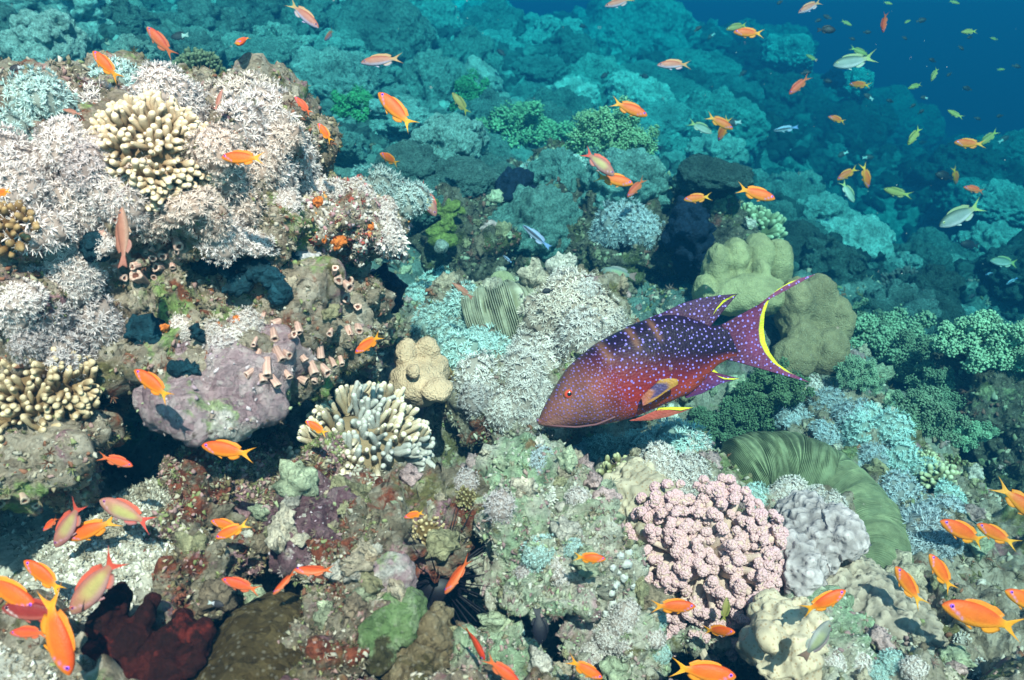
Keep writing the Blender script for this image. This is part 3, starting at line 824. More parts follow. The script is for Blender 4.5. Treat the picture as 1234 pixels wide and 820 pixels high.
fc(1096, 350, 34, 'dark blue bushy coral in front of the deep gully', 'l', (0.1, 0.12, 0.13), t=3.0, seed=12, nb=190, rad=0.06, fork=1, c0=(0.4, 0.4, 0.3), c1=(1, 1, 0.9))
fc(800, 225, 20, 'little green finger coral beside the dark hole in the reef wall', 'h', (0.3, 0.35, 0.25))
fc(1120, 556, 15, 'tiny cream knobs of finger coral above the bluish tufts', 'g', (0.6, 0.58, 0.42))
fc(552, 462, 30, 'brown knobbly coral right of the beige leather coral', 'm', (0.36, 0.29, 0.18), seed=13, nb=170, rad=0.075, fork=1, c0=(0.5, 0.4, 0.28), c1=(0.9, 0.85, 0.65), up=(0, -0.6, 0.6))

wl = dict(nb=46, rad=0.055, fork=3, c0=(0.7, 0.66, 0.62), c1=(1.0, 0.97, 0.94), spread=1.4)
fc(476, 292, 20, 'lacy white branching coral at the right end of the crusted ledge', 'n', (0.85, 0.8, 0.78), up=(.6, -.6, .2), seed=21, **wl)
fc(1160, 772, 11, 'small lacy white coral below the largest orange fish', 'n', (0.7, 0.7, 0.66))
fc(1064, 768, 11, 'small lacy white coral under the brown grey knobbly coral', 'n', (0.75, 0.74, 0.7))
fc(1178, 806, 13, 'lacy white coral at the bottom edge near the right corner', 'n', (0.7, 0.74, 0.72))
fc(660, 598, 13, 'flat white coral scrap on the rubble below the grouper mouth', 'n', (0.72, 0.74, 0.7), squash=.5)
fc(560, 600, 14, 'small olive branching coral on the rubble left of the pale rock', 'k', (0.36, 0.33, 0.2))
fc(1150, 560, 14, 'small olive finger coral at the right end of the bluish tufts', 'k', (0.3, 0.32, 0.2))
# pink cauliflower coral
cm = cauli_mesh(3, nb=130); cm.materials.append(M_coral)
tag(place('cauliflower_coral', cm, 855, 680, 108, (0.78, 0.69, 0.69), 0.0, 0.2, squash=0.85, up=(-0.1, -0.85, 0.6), t=1.1, spin=0.4), 'pink cauliflower coral with warty clubs in the right foreground', 'coral')

# leather and massive corals built from lobes
def lobed(name, ells, mat_, col, label, voxel=0.006, amp=0.004, freq=18, seed=1, cells=0.0, cfreq=40, cat='coral', rim=None, vary=0.2):
    V, T = blob(ells, min(voxel * .6, .0075))
    c = V.mean(0); n = vnormals(V, T)
    d = amp * fbm(V * freq, 3, seed) + amp * .5 * fbm(V * freq * 4, 3, seed + 8)
    kn = None
    if cells:
        kn = np.clip(0.66 - worley(V * cfreq, seed + 4), 0, 1) ** .6
        d = d + cells * kn
    V = V + n * d[:, None]
    C = np.array(col) * (1 + vary * fbm(V * 12, 3, seed + 2))[:, None]
    if kn is not None: C = C * (0.55 + 0.75 * kn)[:, None]
    if rim is not None: C = C + (np.clip(fbm(V * 9, 3, seed + 7) - 0.05, 0, 0.3) * 3)[:, None] * (np.array(rim) - C)
    o = link(name, mesh_np(name, V - c, T, col=np.clip(C, 0.005, 1)), mat_)
    o.location = c
    BVHS.append(BVHTree.FromPolygons(V.tolist(), T.tolist()))
    return tag(o, label, cat)

lobed('leather_coral', [E(505, 462, 1.32, 36, 26, .05), E(515, 428, 1.34, 15, 24, .02), E(490, 430, 1.33, 13, 22, .025), E(528, 470, 1.28, 20, 16, .03), E(532, 448, 1.34, 12, 20, .025), E(478, 470, 1.32, 16, 14, .03), E(498, 448, 1.27, 10, 9, .014)],
      M_polyp, (0.56, 0.38, 0.25), 'beige lobed leather coral left of the white covered rock', 0.005, 0.004, seed=3)
lobed('leather_coral', [E(862, 332, 2.05, 17, 40, .06), E(884, 316, 2.07, 18, 30, .06), E(912, 310, 2.09, 19, 28, .06), E(936, 322, 2.1, 17, 32, .06), E(848, 352, 2.0, 12, 20, .05), E(900, 356, 2.0, 52, 26, .08), E(915, 335, 2.03, 12, 24, .05)],
      M_polyp, (0.33, 0.29, 0.15), 'olive lobed leather coral above the grouper dorsal fin', 0.007, 0.005, 14, seed=5)
lobed('leather_coral', [E(958, 372, 1.98, 22, 38, .06), E(986, 362, 2.0, 22, 32, .06), E(1006, 390, 2.0, 20, 34, .06), E(965, 412, 1.94, 24, 30, .06), E(996, 425, 1.92, 26, 30, .06), E(955, 432, 1.9, 26, 26, .05), E(980, 395, 2.0, 40, 40, .05)],
      M_polyp, (0.24, 0.185, 0.1), 'brown lobed leather coral behind the grouper tail', 0.007, 0.006, 14, seed=7)
lobed('massive_coral', [E(775, 610, 1.2, 40, 36, .1), E(765, 640, 1.17, 32, 26, .08), E(800, 600, 1.22, 22, 26, .06), E(745, 600, 1.22, 18, 26, .05)],
      M_pore, (0.48, 0.38, 0.28), 'cream massive coral with tiny pores left of the pink coral', 0.006, 0.013, 20, seed=9)
lobed('massive_coral', [E(948, 768, .97, 38, 32, .07), E(930, 750, .985, 25, 24, .05), E(972, 745, .98, 17, 20, .04), E(922, 785, .96, 28, 16, .05), E(955, 792, .96, 32, 14, .05), E(925, 768, .925, 12, 11, .025)],
      M_pore, (0.5, 0.39, 0.28), 'yellowish pored coral lump at the bottom right of centre', 0.005, 0.010, 20, seed=11, rim=(0.56, 0.44, 0.3))
lobed('knob_coral', [E(975, 642, 1.16, 32, 32, .07), E(1008, 640, 1.14, 25, 27, .05), E(958, 680, 1.12, 26, 40, .06)],
      M_knob, (0.5, 0.4, 0.4), 'grey lilac knobbly coral right of the pink coral', 0.007, 0.008, 12, seed=13, cells=0.012, cfreq=88)
lobed('knob_coral', [E(1040, 728, 1.1, 50, 30, .09), E(1085, 745, 1.12, 34, 30, .08), E(1010, 720, 1.1, 26, 26, .07), E(1090, 705, 1.2, 22, 20, .05)],
      M_knob, (0.42, 0.33, 0.26), 'brown grey knobbly coral below the green ridged coral', 0.007, 0.008, 12, seed=15, cells=0.012, cfreq=88)
lobed('dome_coral', [E(312, 795, .78, 62, 45, .09), E(300, 815, .76, 72, 40, .1)],
      M_brown, (0.075, 0.05, 0.018), 'dark brown dome coral at the bottom edge left of centre', 0.006, 0.006, 14, seed=17, rim=(0.2, 0.15, 0.06))
lobed('sponge', [E(140, 728, .745, 17, 22, .022), E(128, 752, .74, 15, 26, .022), E(178, 738, .75, 12, 17, .02), E(212, 760, .75, 17, 17, .022), E(240, 772, .75, 11, 19, .02), E(226, 796, .735, 22, 12, .022), E(120, 790, .73, 16, 30, .022), E(155, 775, .735, 24, 24, .024), E(185, 785, .735, 22, 16, .022), E(150, 806, .72, 30, 16, .025), E(200, 808, .72, 24, 12, .022)],
      M_maroon, (0.022, 0.007, 0.006), 'dark maroon lobed sponge at the bottom left', 0.0045, 0.004, 30, seed=19, cat='sponge', rim=(0.08, 0.014, 0.01), vary=0.6, cells=0.005, cfreq=70)
lobed('plate_coral', [E(475, 704, .83, 30, 33, .016), E(478, 690, .835, 26, 26, .014)], M_lilac, (0.33, 0.27, 0.31), 'round lilac plate coral above the lime green crust', 0.005, 0.004, 20, seed=21, cells=0.004, cfreq=90)
lobed('crust_coral', [E(470, 750, .80, 34, 22, .022), E(455, 778, .79, 22, 26, .022), E(490, 735, .81, 18, 16, .02), E(440, 740, .84, 12, 8, .02)],
      M_lime, (0.2, 0.31, 0.13), 'lime green encrusting coral below the lilac plate', 0.005, 0.006, 22, seed=23, cells=0.009, cfreq=70, rim=(0.34, 0.4, 0.28))
lobed('crust_coral', [E(388, 735, .88, 9, 16, .02), E(388, 752, .87, 10, 12, .02), E(385, 790, .83, 14, 20, .02)],
      M_lime, (0.16, 0.24, 0.09), 'thin lime green crust left of the plate coral', 0.004, 0.005, 22, seed=25, cells=0.008, cfreq=80)
lobed('honeycomb_coral', [E(518, 778, .82, 22, 38, .025), E(500, 808, .79, 32, 22, .025), E(532, 745, .86, 12, 18, .02)],
      M_honey, (0.3, 0.23, 0.12), 'tan honeycomb plate coral at the bottom edge near the urchin', 0.005, 0.004, 20, seed=27, cells=0.012, cfreq=95)
lobed('cup_coral', [E(606, 342, 1.86, 16, 16, .02), E(590, 348, 1.86, 10, 10, .02), E(626, 346, 1.88, 13, 9, .02)],
      M_polyp, (0.42, 0.42, 0.24), 'thin olive cup coral above the striped ridged coral', 0.006, 0.003, seed=29)
lobed('shelf_coral', [E(205, 455, .965, 5, 4, .01), E(352, 290, 1.08, 34, 9, .04), E(360, 305, 1.07, 30, 6, .035), E(345, 278, 1.1, 20, 8, .03)],
      M_knob, (0.38, 0.36, 0.36), 'grey layered shelf coral at the foot of the crusted ledge', 0.004, 0.005, 20, seed=31)
tq = min(hit(300, 330)[2], hit(335, 350)[2], hit(282, 335)[2]) - 0.006
lobed('sponge', [E(a_, b_, tq, c_, d_, .014) for a_, b_, c_, d_ in ((278, 312, 13, 8), (296, 318, 14, 9), (312, 326, 14, 10), (326, 336, 12, 11), (338, 350, 9, 11), (276, 328, 8, 14), (284, 346, 15, 9))], M_sponge, (0.008, 0.04, 0.055), 'forked dark teal sponge strip across the middle of the boulder', 0.003, 0.007, 45, seed=77, cat='sponge', vary=.4)
for px, py, t, a, b_, lab in (
                              (174, 404, 1.0, 18, 16, 'dark teal sponge patch above the lilac overhang'), (226, 442, .95, 18, 9, 'dark teal sponge crescent on the lilac overhang'), (248, 315, 1.04, 7, 9, 'small dark teal sponge left of the strip'),
                              (114, 298, 1.0, 9, 12, 'small dark teal sponge below the brown fish'), (128, 366, 1.0, 10, 8, 'small dark teal sponge beside the grey tufts'), (344, 318, 1.08, 14, 6, 'dark teal sponge sliver under the shelf coral'), (238, 398, 1.0, 8, 10, 'dull teal sponge between two white tufts')):
    loc, nor, td = hit(px, py)
    t = td - 0.004
    lobed('sponge', [E(px, py, t, a, b_, .018), E(px + a * .5, py + b_ * .45, t, a * .55, b_ * .55, .016), E(px - a * .5, py - b_ * .3, t, a * .5, b_ * .6, .016)],
          M_sponge, (0.008, 0.04, 0.055), lab, 0.003, 0.008, 50, seed=int(px), cat='sponge')
lobed('sponge', [E(300, 360, 1.05, 24, 12, .03), E(325, 370, 1.06, 22, 10, .03), E(285, 375, 1.04, 16, 8, .02)], M_sponge, (0.3, 0.03, 0.015), 'rusty red sponge below the dark teal strip', 0.005, 0.006, 26, seed=41, cat='sponge', vary=0.5)
# dark openings and blobs in the reef wall, made as solid dark lumps
for px, py, t, a, b_, lab in ((625, 232, 2.4, 24, 22, 'navy blue lump on the left of the reef wall'), (832, 285, 2.25, 22, 42, 'tall navy column on the right of the reef wall'), (458, 345, 1.45, 22, 24, 'dark blue lump below the crusted ledge'), (1005, 95, 8.0, 12, 10, 'far dark coral knob on the horizon reef')):
    lobed('sponge', [E(px, py, t, a, b_, .06), E(px + 4, py + b_ * .5, t, a * .8, b_ * .6, .06), E(px - 5, py - b_ * .3, t, a * .7, b_ * .6, .06)], M_sponge, (0.006, 0.016, 0.035), lab, 0.006 * t, 0.03, 14, seed=int(px), cat='sponge')
# yellow green sponge on wall
lobed('sponge', [E(540, 256, 2.2, 14, 11, .03), E(534, 274, 2.2, 7, 16, .02), E(553, 258, 2.22, 12, 7, .02), E(527, 250, 2.2, 7, 7, .02), E(545, 268, 2.2, 6, 9, .02)], M_sponge, (0.16, 0.2, 0.05), 'yellow green sponge on the reef wall right of the ledge', 0.006, 0.03, 16, seed=44, cat='sponge')
lobed('sponge', [E(532, 297, 2.15, 10, 9, .03)], M_sponge, (0.3, 0.34, 0.3), 'round grey sponge ball under the yellow green sponge', 0.006, 0.006, 20, seed=45, cat='sponge')

# ridged corals: a thick fold swept along an arc, meander ridges across it
def ridged(arc, halfw, height, nridge, c0, c1, label, seed=1, NU=900, NV=46, amp=0.004, wig=0.3, front=0.7, thin=1.0):
    """arc: list of (px, py, t); section rises toward the camera/up; ridges run across the fold"""
    A3 = np.array([tuple(P(*a)) for a in arc])
    s0 = np.linspace(0, 1, len(A3)); s = np.linspace(0, 1, NU)
    C = np.stack([np.interp(s, s0, A3[:, k]) for k in range(3)], 1)
    for _ in range(60):
        C[1:-1] = 0.25 * C[:-2] + 0.5 * C[1:-1] + 0.25 * C[2:]
    Tn = np.gradient(C, axis=0); Tn /= np.linalg.norm(Tn, axis=1, keepdims=True)
    fr = np.array(tuple(-CF)) * front + np.array([0, 0, 1.0]) * (1 - front)
    N = fr - Tn * (Tn @ fr)[:, None]; N /= np.linalg.norm(N, axis=1, keepdims=True)
    B = np.cross(Tn, N)
    a = np.linspace(-1.0, 1.0, NV)
    V = []
    L = np.linalg.norm(np.diff(C, axis=0), axis=1).sum()
    taper = np.clip(np.sin(np.clip(s, 0.0, 1.0) * math.pi) * 3.0, 0.02, 1) ** 0.5
    U, W = np.meshgrid(s, a, indexing='ij')
    pp = np.stack([U.ravel() * 14, W.ravel() * 2.2, np.zeros(U.size)], 1)
    ph = (U.ravel() * nridge + wig * .6 * fbm(pp, 2, seed) + .05 * fbm(pp * np.array([3, 4, 1]), 2, seed + 1) + 0.18 * W.ravel() ** 2 * nridge * 0.05)
    rid = np.cos(ph * 2 * math.pi) * np.clip(0.65 + 0.9 * fbm(np.stack([U.ravel() * nridge * .35, W.ravel() * 5, np.ones(U.size)], 1), 2, seed + 9), .1, 1.2)
    ang = W.ravel() * math.pi * 0.62
    tp = np.repeat(taper, NV)
    lum = 1 + 0.08 * fbm(pp * 0.8, 3, seed + 3)
    slim = np.repeat(np.interp(s, [0, .45, .8, 1], [1, 1, thin, thin * .9]), NV)
    rN, rB = (height * tp * lum * slim), (halfw * tp * lum * slim)
    off = np.repeat(N, NV, 0) * (np.cos(ang) * rN)[:, None] + np.repeat(B, NV, 0) * (np.sin(ang) * rB)[:, None]
    nn = off / (np.linalg.norm(off, axis=1, keepdims=True) + 1e-9)
    V = np.repeat(C, NV, 0) + off + nn * (amp * rid * tp)[:, None]
    V = V - np.repeat(N, NV, 0) * height * 0.6
    Cc = np.array(c0) + (np.array(c1) - np.array(c0)) * (0.5 + 0.5 * rid)[:, None]
    Cc = Cc * (1 + 0.3 * fbm(pp * 1.3, 3, seed + 5))[:, None]
    i = (np.arange(NU - 1)[:, None] * NV + np.arange(NV - 1)[None]).ravel()
    Q = np.stack([i, i + 1, i + NV + 1, i + NV], 1)
    c = V.mean(0)
    o = link('ridged_coral', mesh_np('ridged_coral', V - c, quads=Q, col=np.clip(Cc, 0.01, 1)), M_coral)
    o.location = c
    BVHS.append(BVHTree.FromPolygons(V.tolist(), Q.tolist()))
    return tag(o, label, 'coral')

ridged([(880, 585, 1.36), (915, 568, 1.36), (955, 564, 1.36), (1000, 580, 1.35), (1034, 606, 1.3), (1058, 640, 1.24), (1068, 672, 1.18), (1062, 698, 1.14)], 0.072, 0.115, 175, (0.075, 0.10, 0.055), (0.21, 0.25, 0.14),
       'large green ridged coral arching right of the pink coral', seed=3, amp=0.0019, NU=1500, thin=.85)
ridged([(558, 392, 1.58), (588, 380, 1.57), (622, 370, 1.57), (655, 372, 1.6)], 0.08, 0.09, 40, (0.16, 0.16, 0.1), (0.36, 0.36, 0.27),
       'striped ridged coral dome among the white soft corals', seed=5, amp=0.0035, wig=0.35, front=0.5)

# broccoli soft corals
BR = [broccoli_mesh(60 + i, nlobe=(16, 20, 13)[i], per=(150, 130, 170)[i], grain=(0.033, 0.03, 0.036)[i]) for i in range(3)]
for m_ in BR: m_.materials.append(M_turf)
G1, G2, G3 = (0.52, 0.43, 0.45), (0.34, 0.28, 0.29), (0.64, 0.54, 0.56)
GF = (0.5, 0.47, 0.42)
for i, (px, py, r_, c, lab) in enumerate([(632, 172, 52, GF, 'green broccoli soft coral behind the white ledge, left of a pair'), (735, 180, 50, GF, 'green broccoli soft coral above the reef wall, right of a pair'), (1062, 420, 52, G1, 'green broccoli soft coral right of the grouper tail'), (1030, 400, 36, G2, 'darker green broccoli coral touching the brown leather coral'),
        (1100, 440, 40, G2, 'dim green broccoli coral left of the pale branching one'), (1180, 420, 52, G3, 'pale branching soft coral with thick stems near the right edge'), (1215, 420, 36, G1, 'green soft coral at the right edge above the dark rock'), (1030, 455, 26, G1, 'small bright green broccoli coral below the grouper tail'),
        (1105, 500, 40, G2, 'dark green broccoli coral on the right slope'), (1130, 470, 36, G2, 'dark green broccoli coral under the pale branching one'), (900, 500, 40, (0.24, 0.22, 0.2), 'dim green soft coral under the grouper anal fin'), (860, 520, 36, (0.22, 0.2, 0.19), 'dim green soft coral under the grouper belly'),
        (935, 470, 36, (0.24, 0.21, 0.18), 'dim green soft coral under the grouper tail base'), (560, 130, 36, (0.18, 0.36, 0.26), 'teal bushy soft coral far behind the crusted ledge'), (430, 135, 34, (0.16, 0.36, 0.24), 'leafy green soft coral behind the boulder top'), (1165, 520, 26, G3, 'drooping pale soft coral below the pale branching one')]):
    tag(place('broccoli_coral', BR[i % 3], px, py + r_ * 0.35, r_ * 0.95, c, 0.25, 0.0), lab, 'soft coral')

# ------------------------------------------------------------------ tube corals
def tube_mesh(seed, cout=(0.55, 0.33, 0.27), rimc=(0.64, 0.43, 0.35), inn=(0.2, 0.08, 0.055)):
    r = np.random.default_rng(seed)
    ns = 14
    prof = [(0.8, -1.2), (0.82, 0.0), (0.9, 1.2), (1.0, 1.9), (1.0, 2.0), (0.8, 2.06), (0.55, 1.96), (0.42, 1.85), (0.36, 1.6), (0.0, 1.6)]
    cols = [np.array(cout) * 0.8, cout, cout, rimc, rimc, rimc, rimc, inn, inn, inn]
    a = np.arange(ns) * 2 * math.pi / ns
    wob = 1 + 0.13 * np.convolve(r.normal(size=ns + 2), [.5, 1, .5], 'valid')[:ns]
    bend = r.normal(0, 0.12, 2)
    V = np.concatenate([np.stack([np.cos(a) * q * wob + bend[0] * z * z * 0.3, np.sin(a) * q * wob + bend[1] * z * z * 0.3, np.full(ns, z)], 1) for q, z in prof])
    C = np.repeat(np.array([np.array(c) for c in cols]), ns, 0)
    C = C * (1 + 0.2 * np.cos(np.tile(a, len(prof)) * 7))[:, None]
    Q = [[i * ns + j, i * ns + (j + 1) % ns, (i + 1) * ns + (j + 1) % ns, (i + 1) * ns + j] for i in range(len(prof) - 1) for j in range(ns)]
    m = mesh_np('tube', V, quads=Q, col=C); m.materials.append(M_coral)
    return m
TUB = [tube_mesh(i) for i in range(5)]
def tubes(label, spots, col=(1, 1, 1), down_=0.25, stretch=1.0, out=0.6):
    root = empty('tube_coral'); tag(root, label, 'coral', None)
    l0 = None
    for k, (px, py, r_) in enumerate(spots):
        loc, nor, td = hit(px, py)
        if l0 is None:
            l0 = loc; root.location = loc
        s = r_ * 0.74 * td / FPX
        ax = nor * out - CF * 0.35 + Vector((random.gauss(0, .3), random.gauss(0, .15), random.gauss(0, .3) - down_))
        o = link('tube', TUB[k % 5], None, root)
        j = random.uniform(0.8, 1.15)
        o.color = (col[0] * j, col[1] * j, col[2] * j, 1)
        o.matrix_local = Matrix.Translation(loc - l0) @ basis(ax, random.uniform(0, 6)).to_4x4() @ Matrix.Diagonal((s, s, s * random.uniform(0.5, 1.2) * stretch, 1))
    return root
tubes('cluster of pink tube corals below the white mat on the big boulder',
      [(165, 320, 7), (138, 262, 7), (150, 262, 6), (120, 262, 8), (125, 282, 8), (138, 290, 6), (176, 300, 4), (186, 302, 5), (200, 308, 8), (180, 313, 6), (196, 322, 8), (208, 318, 5), (170, 338, 10), (184, 332, 6), (213, 290, 8), (145, 335, 6), (217, 302, 6), (166, 325, 5), (140, 318, 7)])
tubes('pink tube corals hanging along the underside of the mottled wall',
      [(312, 425, 7), (322, 440, 8), (335, 388, 7), (345, 450, 6), (360, 455, 7), (318, 380, 6), (330, 402, 7), (358, 392, 6), (302, 448, 6), (316, 455, 7), (345, 425, 7), (375, 440, 8), (390, 445, 8), (385, 420, 6), (365, 430, 6), (400, 435, 6), (410, 432, 5), (335, 425, 8), (328, 455, 7), (350, 405, 6), (398, 400, 6), (420, 398, 7), (432, 395, 7), (308, 410, 5), (380, 455, 6)], down_=0.9, stretch=1.2)
tubes('few pale pink tube corals high on the mottled wall', [(408, 335, 8), (415, 342, 8), (422, 338, 7), (418, 362, 8), (430, 370, 6), (402, 328, 6)], down_=-0.1)
tubes('beige tube corals in the hollow under the pink coral', [(848, 786, 8), (880, 783, 8), (858, 802, 9), (884, 803, 9), (870, 795, 7), (842, 803, 7), (908, 808, 6), (918, 815, 7), (860, 775, 6), (895, 795, 6)], (0.95, 1.15, 1.1), 0.1)
tubes('two beige tubes in the black hollow at the left edge', [(28, 600, 8), (5, 604, 8), (40, 607, 6)], (0.95, 1.1, 1.0), 0.2)

# bright orange and red encrusting cups on the boulder
def cupset(label, spots, col, name='cup_coral', cat='coral'):
    for (px, py, r_), lab in zip(spots, label):
        loc, nor, td = hit(px, py)
        s = r_ * td / FPX
        V, T = ico(4)
        V = V * np.array([1, 0.75, 0.5]) * (1 + 0.35 * fbm(V * 2.1 + px, 3, int(px)))[:, None] * s
        o = link(name, mesh_np(name, V, T, col=np.clip(np.array(col) * (1 + 0.3 * fbm(V / s * 4, 3, 2))[:, None], 0, 1)), M_sponge)
        o.matrix_world = Matrix.Translation(loc) @ basis(nor, random.uniform(0, 6)).to_4x4()
        tag(o, lab, cat)
cupset(['orange sponge nub under the left end of the crusted ledge', 'orange sponge nub beside a darker red patch under the ledge', 'orange sponge spot in the middle of the crusted ledge', 'dark red sponge patch on the left of the crusted ledge', 'red sponge patch under the crusted ledge',
        'orange sponge finger between two white tufts', 'orange sponge lump left of the small white tufts', 'small orange sponge under the white tufts', 'orange sponge bit below the teal strip', 'orange bead under the right end of the crusted ledge'],
       [(385, 297, 8), (392, 288, 6), (446, 273, 7), (384, 243, 7), (408, 292, 10), (284, 385, 6), (196, 397, 8), (262, 391, 4), (254, 352, 5), (466, 308, 6)], (0.7, 0.2, 0.04), 'sponge', 'sponge')

# white beads and small white knobs left of the pink coral
def bead_mesh(seed):
    r = np.random.default_rng(seed); V, T = ico(3)
    V = V * (1 + 0.35 * fbm(V * 1.8, 3, seed))[:, None]
    m = mesh_np('white_bead', V, T, col=np.clip(np.ones((len(V), 3)) * (1 + 0.12 * fbm(V * 5, 2, 1))[:, None], 0, 1.1)); m.materials.append(M_xenia); return m
BD = [bead_mesh(i) for i in range(3)]
for k, (px, py, r_) in enumerate([(738, 684, 6), (741, 704, 7), (737, 714, 7), (738, 728, 8), (752, 696, 6), (755, 680, 7), (757, 737, 7), (748, 670, 6), (745, 690, 4), (762, 706, 5), (730, 740, 6), (757, 665, 6)]):
    o = place('white_bead_coral', BD[k % 3], px, py, r_ * random.uniform(.6, .95), (0.58, 0.58, 0.55), 0.8, 0.0); tag(o, 'white bead of a soft coral string left of the pink coral', 'soft coral', 'white bead corals')

# sea urchin
def urchin(px, py, t):
    root = empty('sea_urchin'); loc = P(px, py, t); root.location = loc
    tag(root, 'black sea urchin with long thin spines in the hole right of the plate coral', 'sea urchin')
    V, T = ico(3)
    dk = np.array((0.008, 0.007, 0.012))
    link('test', mesh_np('test', V * np.array([.035, .035, .026]), T, col=np.tile(dk, (len(V), 1))), M_fish, root)
    mb = MB()
    r = np.random.default_rng(5)
    n = r.normal(size=(150, 3)); n /= np.linalg.norm(n, axis=1, keepdims=True)
    n = n[n[:, 2] > -0.4]
    for d in n:
        L = r.uniform(0.06, 0.1)
        V2, T2, Q2, s_ = tube_path([d * 0.02, d * (0.02 + L * .5), d * (0.02 + L)], [0.0013, 0.001, 0.0003], 5, False)
        mb.add(V2, T=T2, Q=Q2, C=dk)
    o = link('spines', mb.mesh('spines'), M_fish, root); o['kind'] = 'stuff'
urchin(528, 700, .99)

# ------------------------------------------------------------------ far reef: coral heads, each one a thing
HEADS = []
for i, kd in enumerate(['cauli', 'lobed', 'smooth', 'lobed', 'smooth', 'cauli', 'lobed', 'bush', 'lobed', 'bush']):
    me = dome_mesh(100 + i, kd); me.materials.append(M_far); HEADS.append((kd, me))
HL = {'cauli': 'bumpy cauliflower shaped coral head', 'lobed': 'coral head of clustered round lobes', 'smooth': 'smooth rounded coral head', 'bush': 'bushy finely knobbed coral head', 'plates': 'coral head of stacked thin plates'}
hc = [(0.15, 0.3, 0.27), (0.2, 0.4, 0.37), (0.1, 0.2, 0.18), (0.24, 0.46, 0.43), (0.12, 0.24, 0.22), (0.17, 0.36, 0.33), (0.09, 0.18, 0.165)]  # red held low: the water's absorption is painted into these head colours
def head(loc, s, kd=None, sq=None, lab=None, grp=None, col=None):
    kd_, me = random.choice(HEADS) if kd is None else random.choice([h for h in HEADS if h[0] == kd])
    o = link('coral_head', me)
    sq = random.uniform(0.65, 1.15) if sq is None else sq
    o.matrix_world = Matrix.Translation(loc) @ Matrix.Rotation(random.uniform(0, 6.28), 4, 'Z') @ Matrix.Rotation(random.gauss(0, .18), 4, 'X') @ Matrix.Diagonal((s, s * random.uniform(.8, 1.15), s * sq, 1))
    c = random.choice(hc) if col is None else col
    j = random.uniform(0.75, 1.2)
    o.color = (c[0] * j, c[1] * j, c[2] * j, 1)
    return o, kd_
# large ones the photo shows distinctly: (px, py top..centre, radius px, depth, kind, label)
for px, py, r_, t, kd, lab in [(55, 66, 64, 2.2, 'lobed', 'tall lobed coral head at the top left behind the boulder'), (20, 110, 36, 2.0, 'smooth', 'rounded coral head at the left edge behind the soft corals'), (165, 72, 36, 2.6, 'lobed', 'lobed coral head just left of the dark green finger coral'), (40, 10, 95, 3.4, 'cauli', 'dim large coral mound in the top left corner'),
                               (548, 172, 42, 3.1, 'smooth', 'smooth round coral head left of the green broccoli pair'), (580, 95, 30, 4.6, 'smooth', 'smooth dome coral far behind the orange fish'), (990, 265, 44, 4.2, 'cauli', 'dim bumpy coral head left of the deep gully'), (1020, 300, 56, 3.8, 'bush', 'wide bushy coral head at the near rim of the deep gully'),
                               (1140, 330, 30, 3.9, 'lobed', 'lobed coral head on the far rim of the gully'), (1210, 250, 40, 5.0, 'bush', 'dark bushy coral head at the right edge beyond the gully'), (1190, 300, 44, 4.4, 'cauli', 'dim coral mound right of the gully'), (1080, 330, 34, 3.6, 'lobed', 'clustered lobes of coral on the gully rim'),
                               (1150, 400, 40, 3.2, 'cauli', 'dim blue coral mound behind the pale branching soft coral'), (770, 120, 40, 6.0, 'bush', 'far bushy coral mound in the upper middle'), (860, 190, 40, 4.8, 'cauli', 'coral mound above the pale green finger coral'), (950, 70, 36, 9.0, 'bush', 'faint tall coral mound on the horizon'), (1030, 100, 24, 8.8, 'cauli', 'faint coral knob right of the tall horizon mound'), (470, 62, 52, 5.4, 'lobed', 'broad lobed coral mound at the top left of centre'), (670, 62, 50, 8.0, 'lobed', 'hazy lobed coral mound at the top centre'),
                               (330, 62, 44, 4.2, 'lobed', 'lobed coral mound right behind the big boulder top'), (410, 26, 60, 6.0, 'smooth', 'wide hazy coral dome at the top edge left of centre'), (600, 130, 30, 4.6, 'lobed', 'small lobed coral mound left of the broccoli corals'), (690, 120, 34, 5.6, 'cauli', 'round bumpy coral mound above the broccoli corals')]:
    o, _ = head(P(px, py, t), r_ * t / FPX, kd, 0.9, col=random.choice([(.3, .5, .47), (.25, .44, .4), (.36, .58, .54)])); tag(o, lab, 'coral')  # same water tint in the colour, a lighter range
cnt = 0
placed = []
r2 = np.random.default_rng(11)
zone = lambda x, y: 'left' if x / y < -0.12 else ('middle' if x / y < 0.25 else 'right')
while cnt < 275:
    u = r2.random()
    t_ = 2.3 * (13 / 2.3) ** (u ** 1.15)
    px = r2.uniform(-60, 1300)
    x = (px - 617) / FPX * t_
    y = t_
    if x / y < -0.22 and y < 2.6: continue
    h = down(x, y)
    if h is None: continue
    s = r2.uniform(0.022, 0.066) * t_
    if any((x - a) ** 2 + (y - b) ** 2 < ((s + c) * 0.62) ** 2 for a, b, c in placed): continue
    placed.append((x, y, s))
    q = h[0]; tq = q.dot(CF); qx, qy = 617 + FPX * q.x / tq, 410 - FPX * q.dot(CU) / tq
    if 995 < qx < 1150 and 190 < qy < 320: continue
    z = min(h[0].z + s * 0.1, 0.03 - s * 0.5)
    zn = zone(x, y)
    hc_ = random.choice(hc)
    o, kd = head((x, y, z), s, col=tuple(q_ * (.45 if zn == 'right' else 1) for q_ in hc_))  # right side colours darkened to paint the fade into blue shadow
    dist = 'near' if t_ < 4.5 else 'far'
    tag(o, {'near': 'nearer ', 'far': 'distant hazy '}[dist] + HL[kd] + {'left': ' on the upper left slope', 'middle': ' behind the grouper', 'right': ' on the deep right side'}[zn], 'coral', kd + ' coral heads ' + zn + ' ' + dist)
    cnt += 1

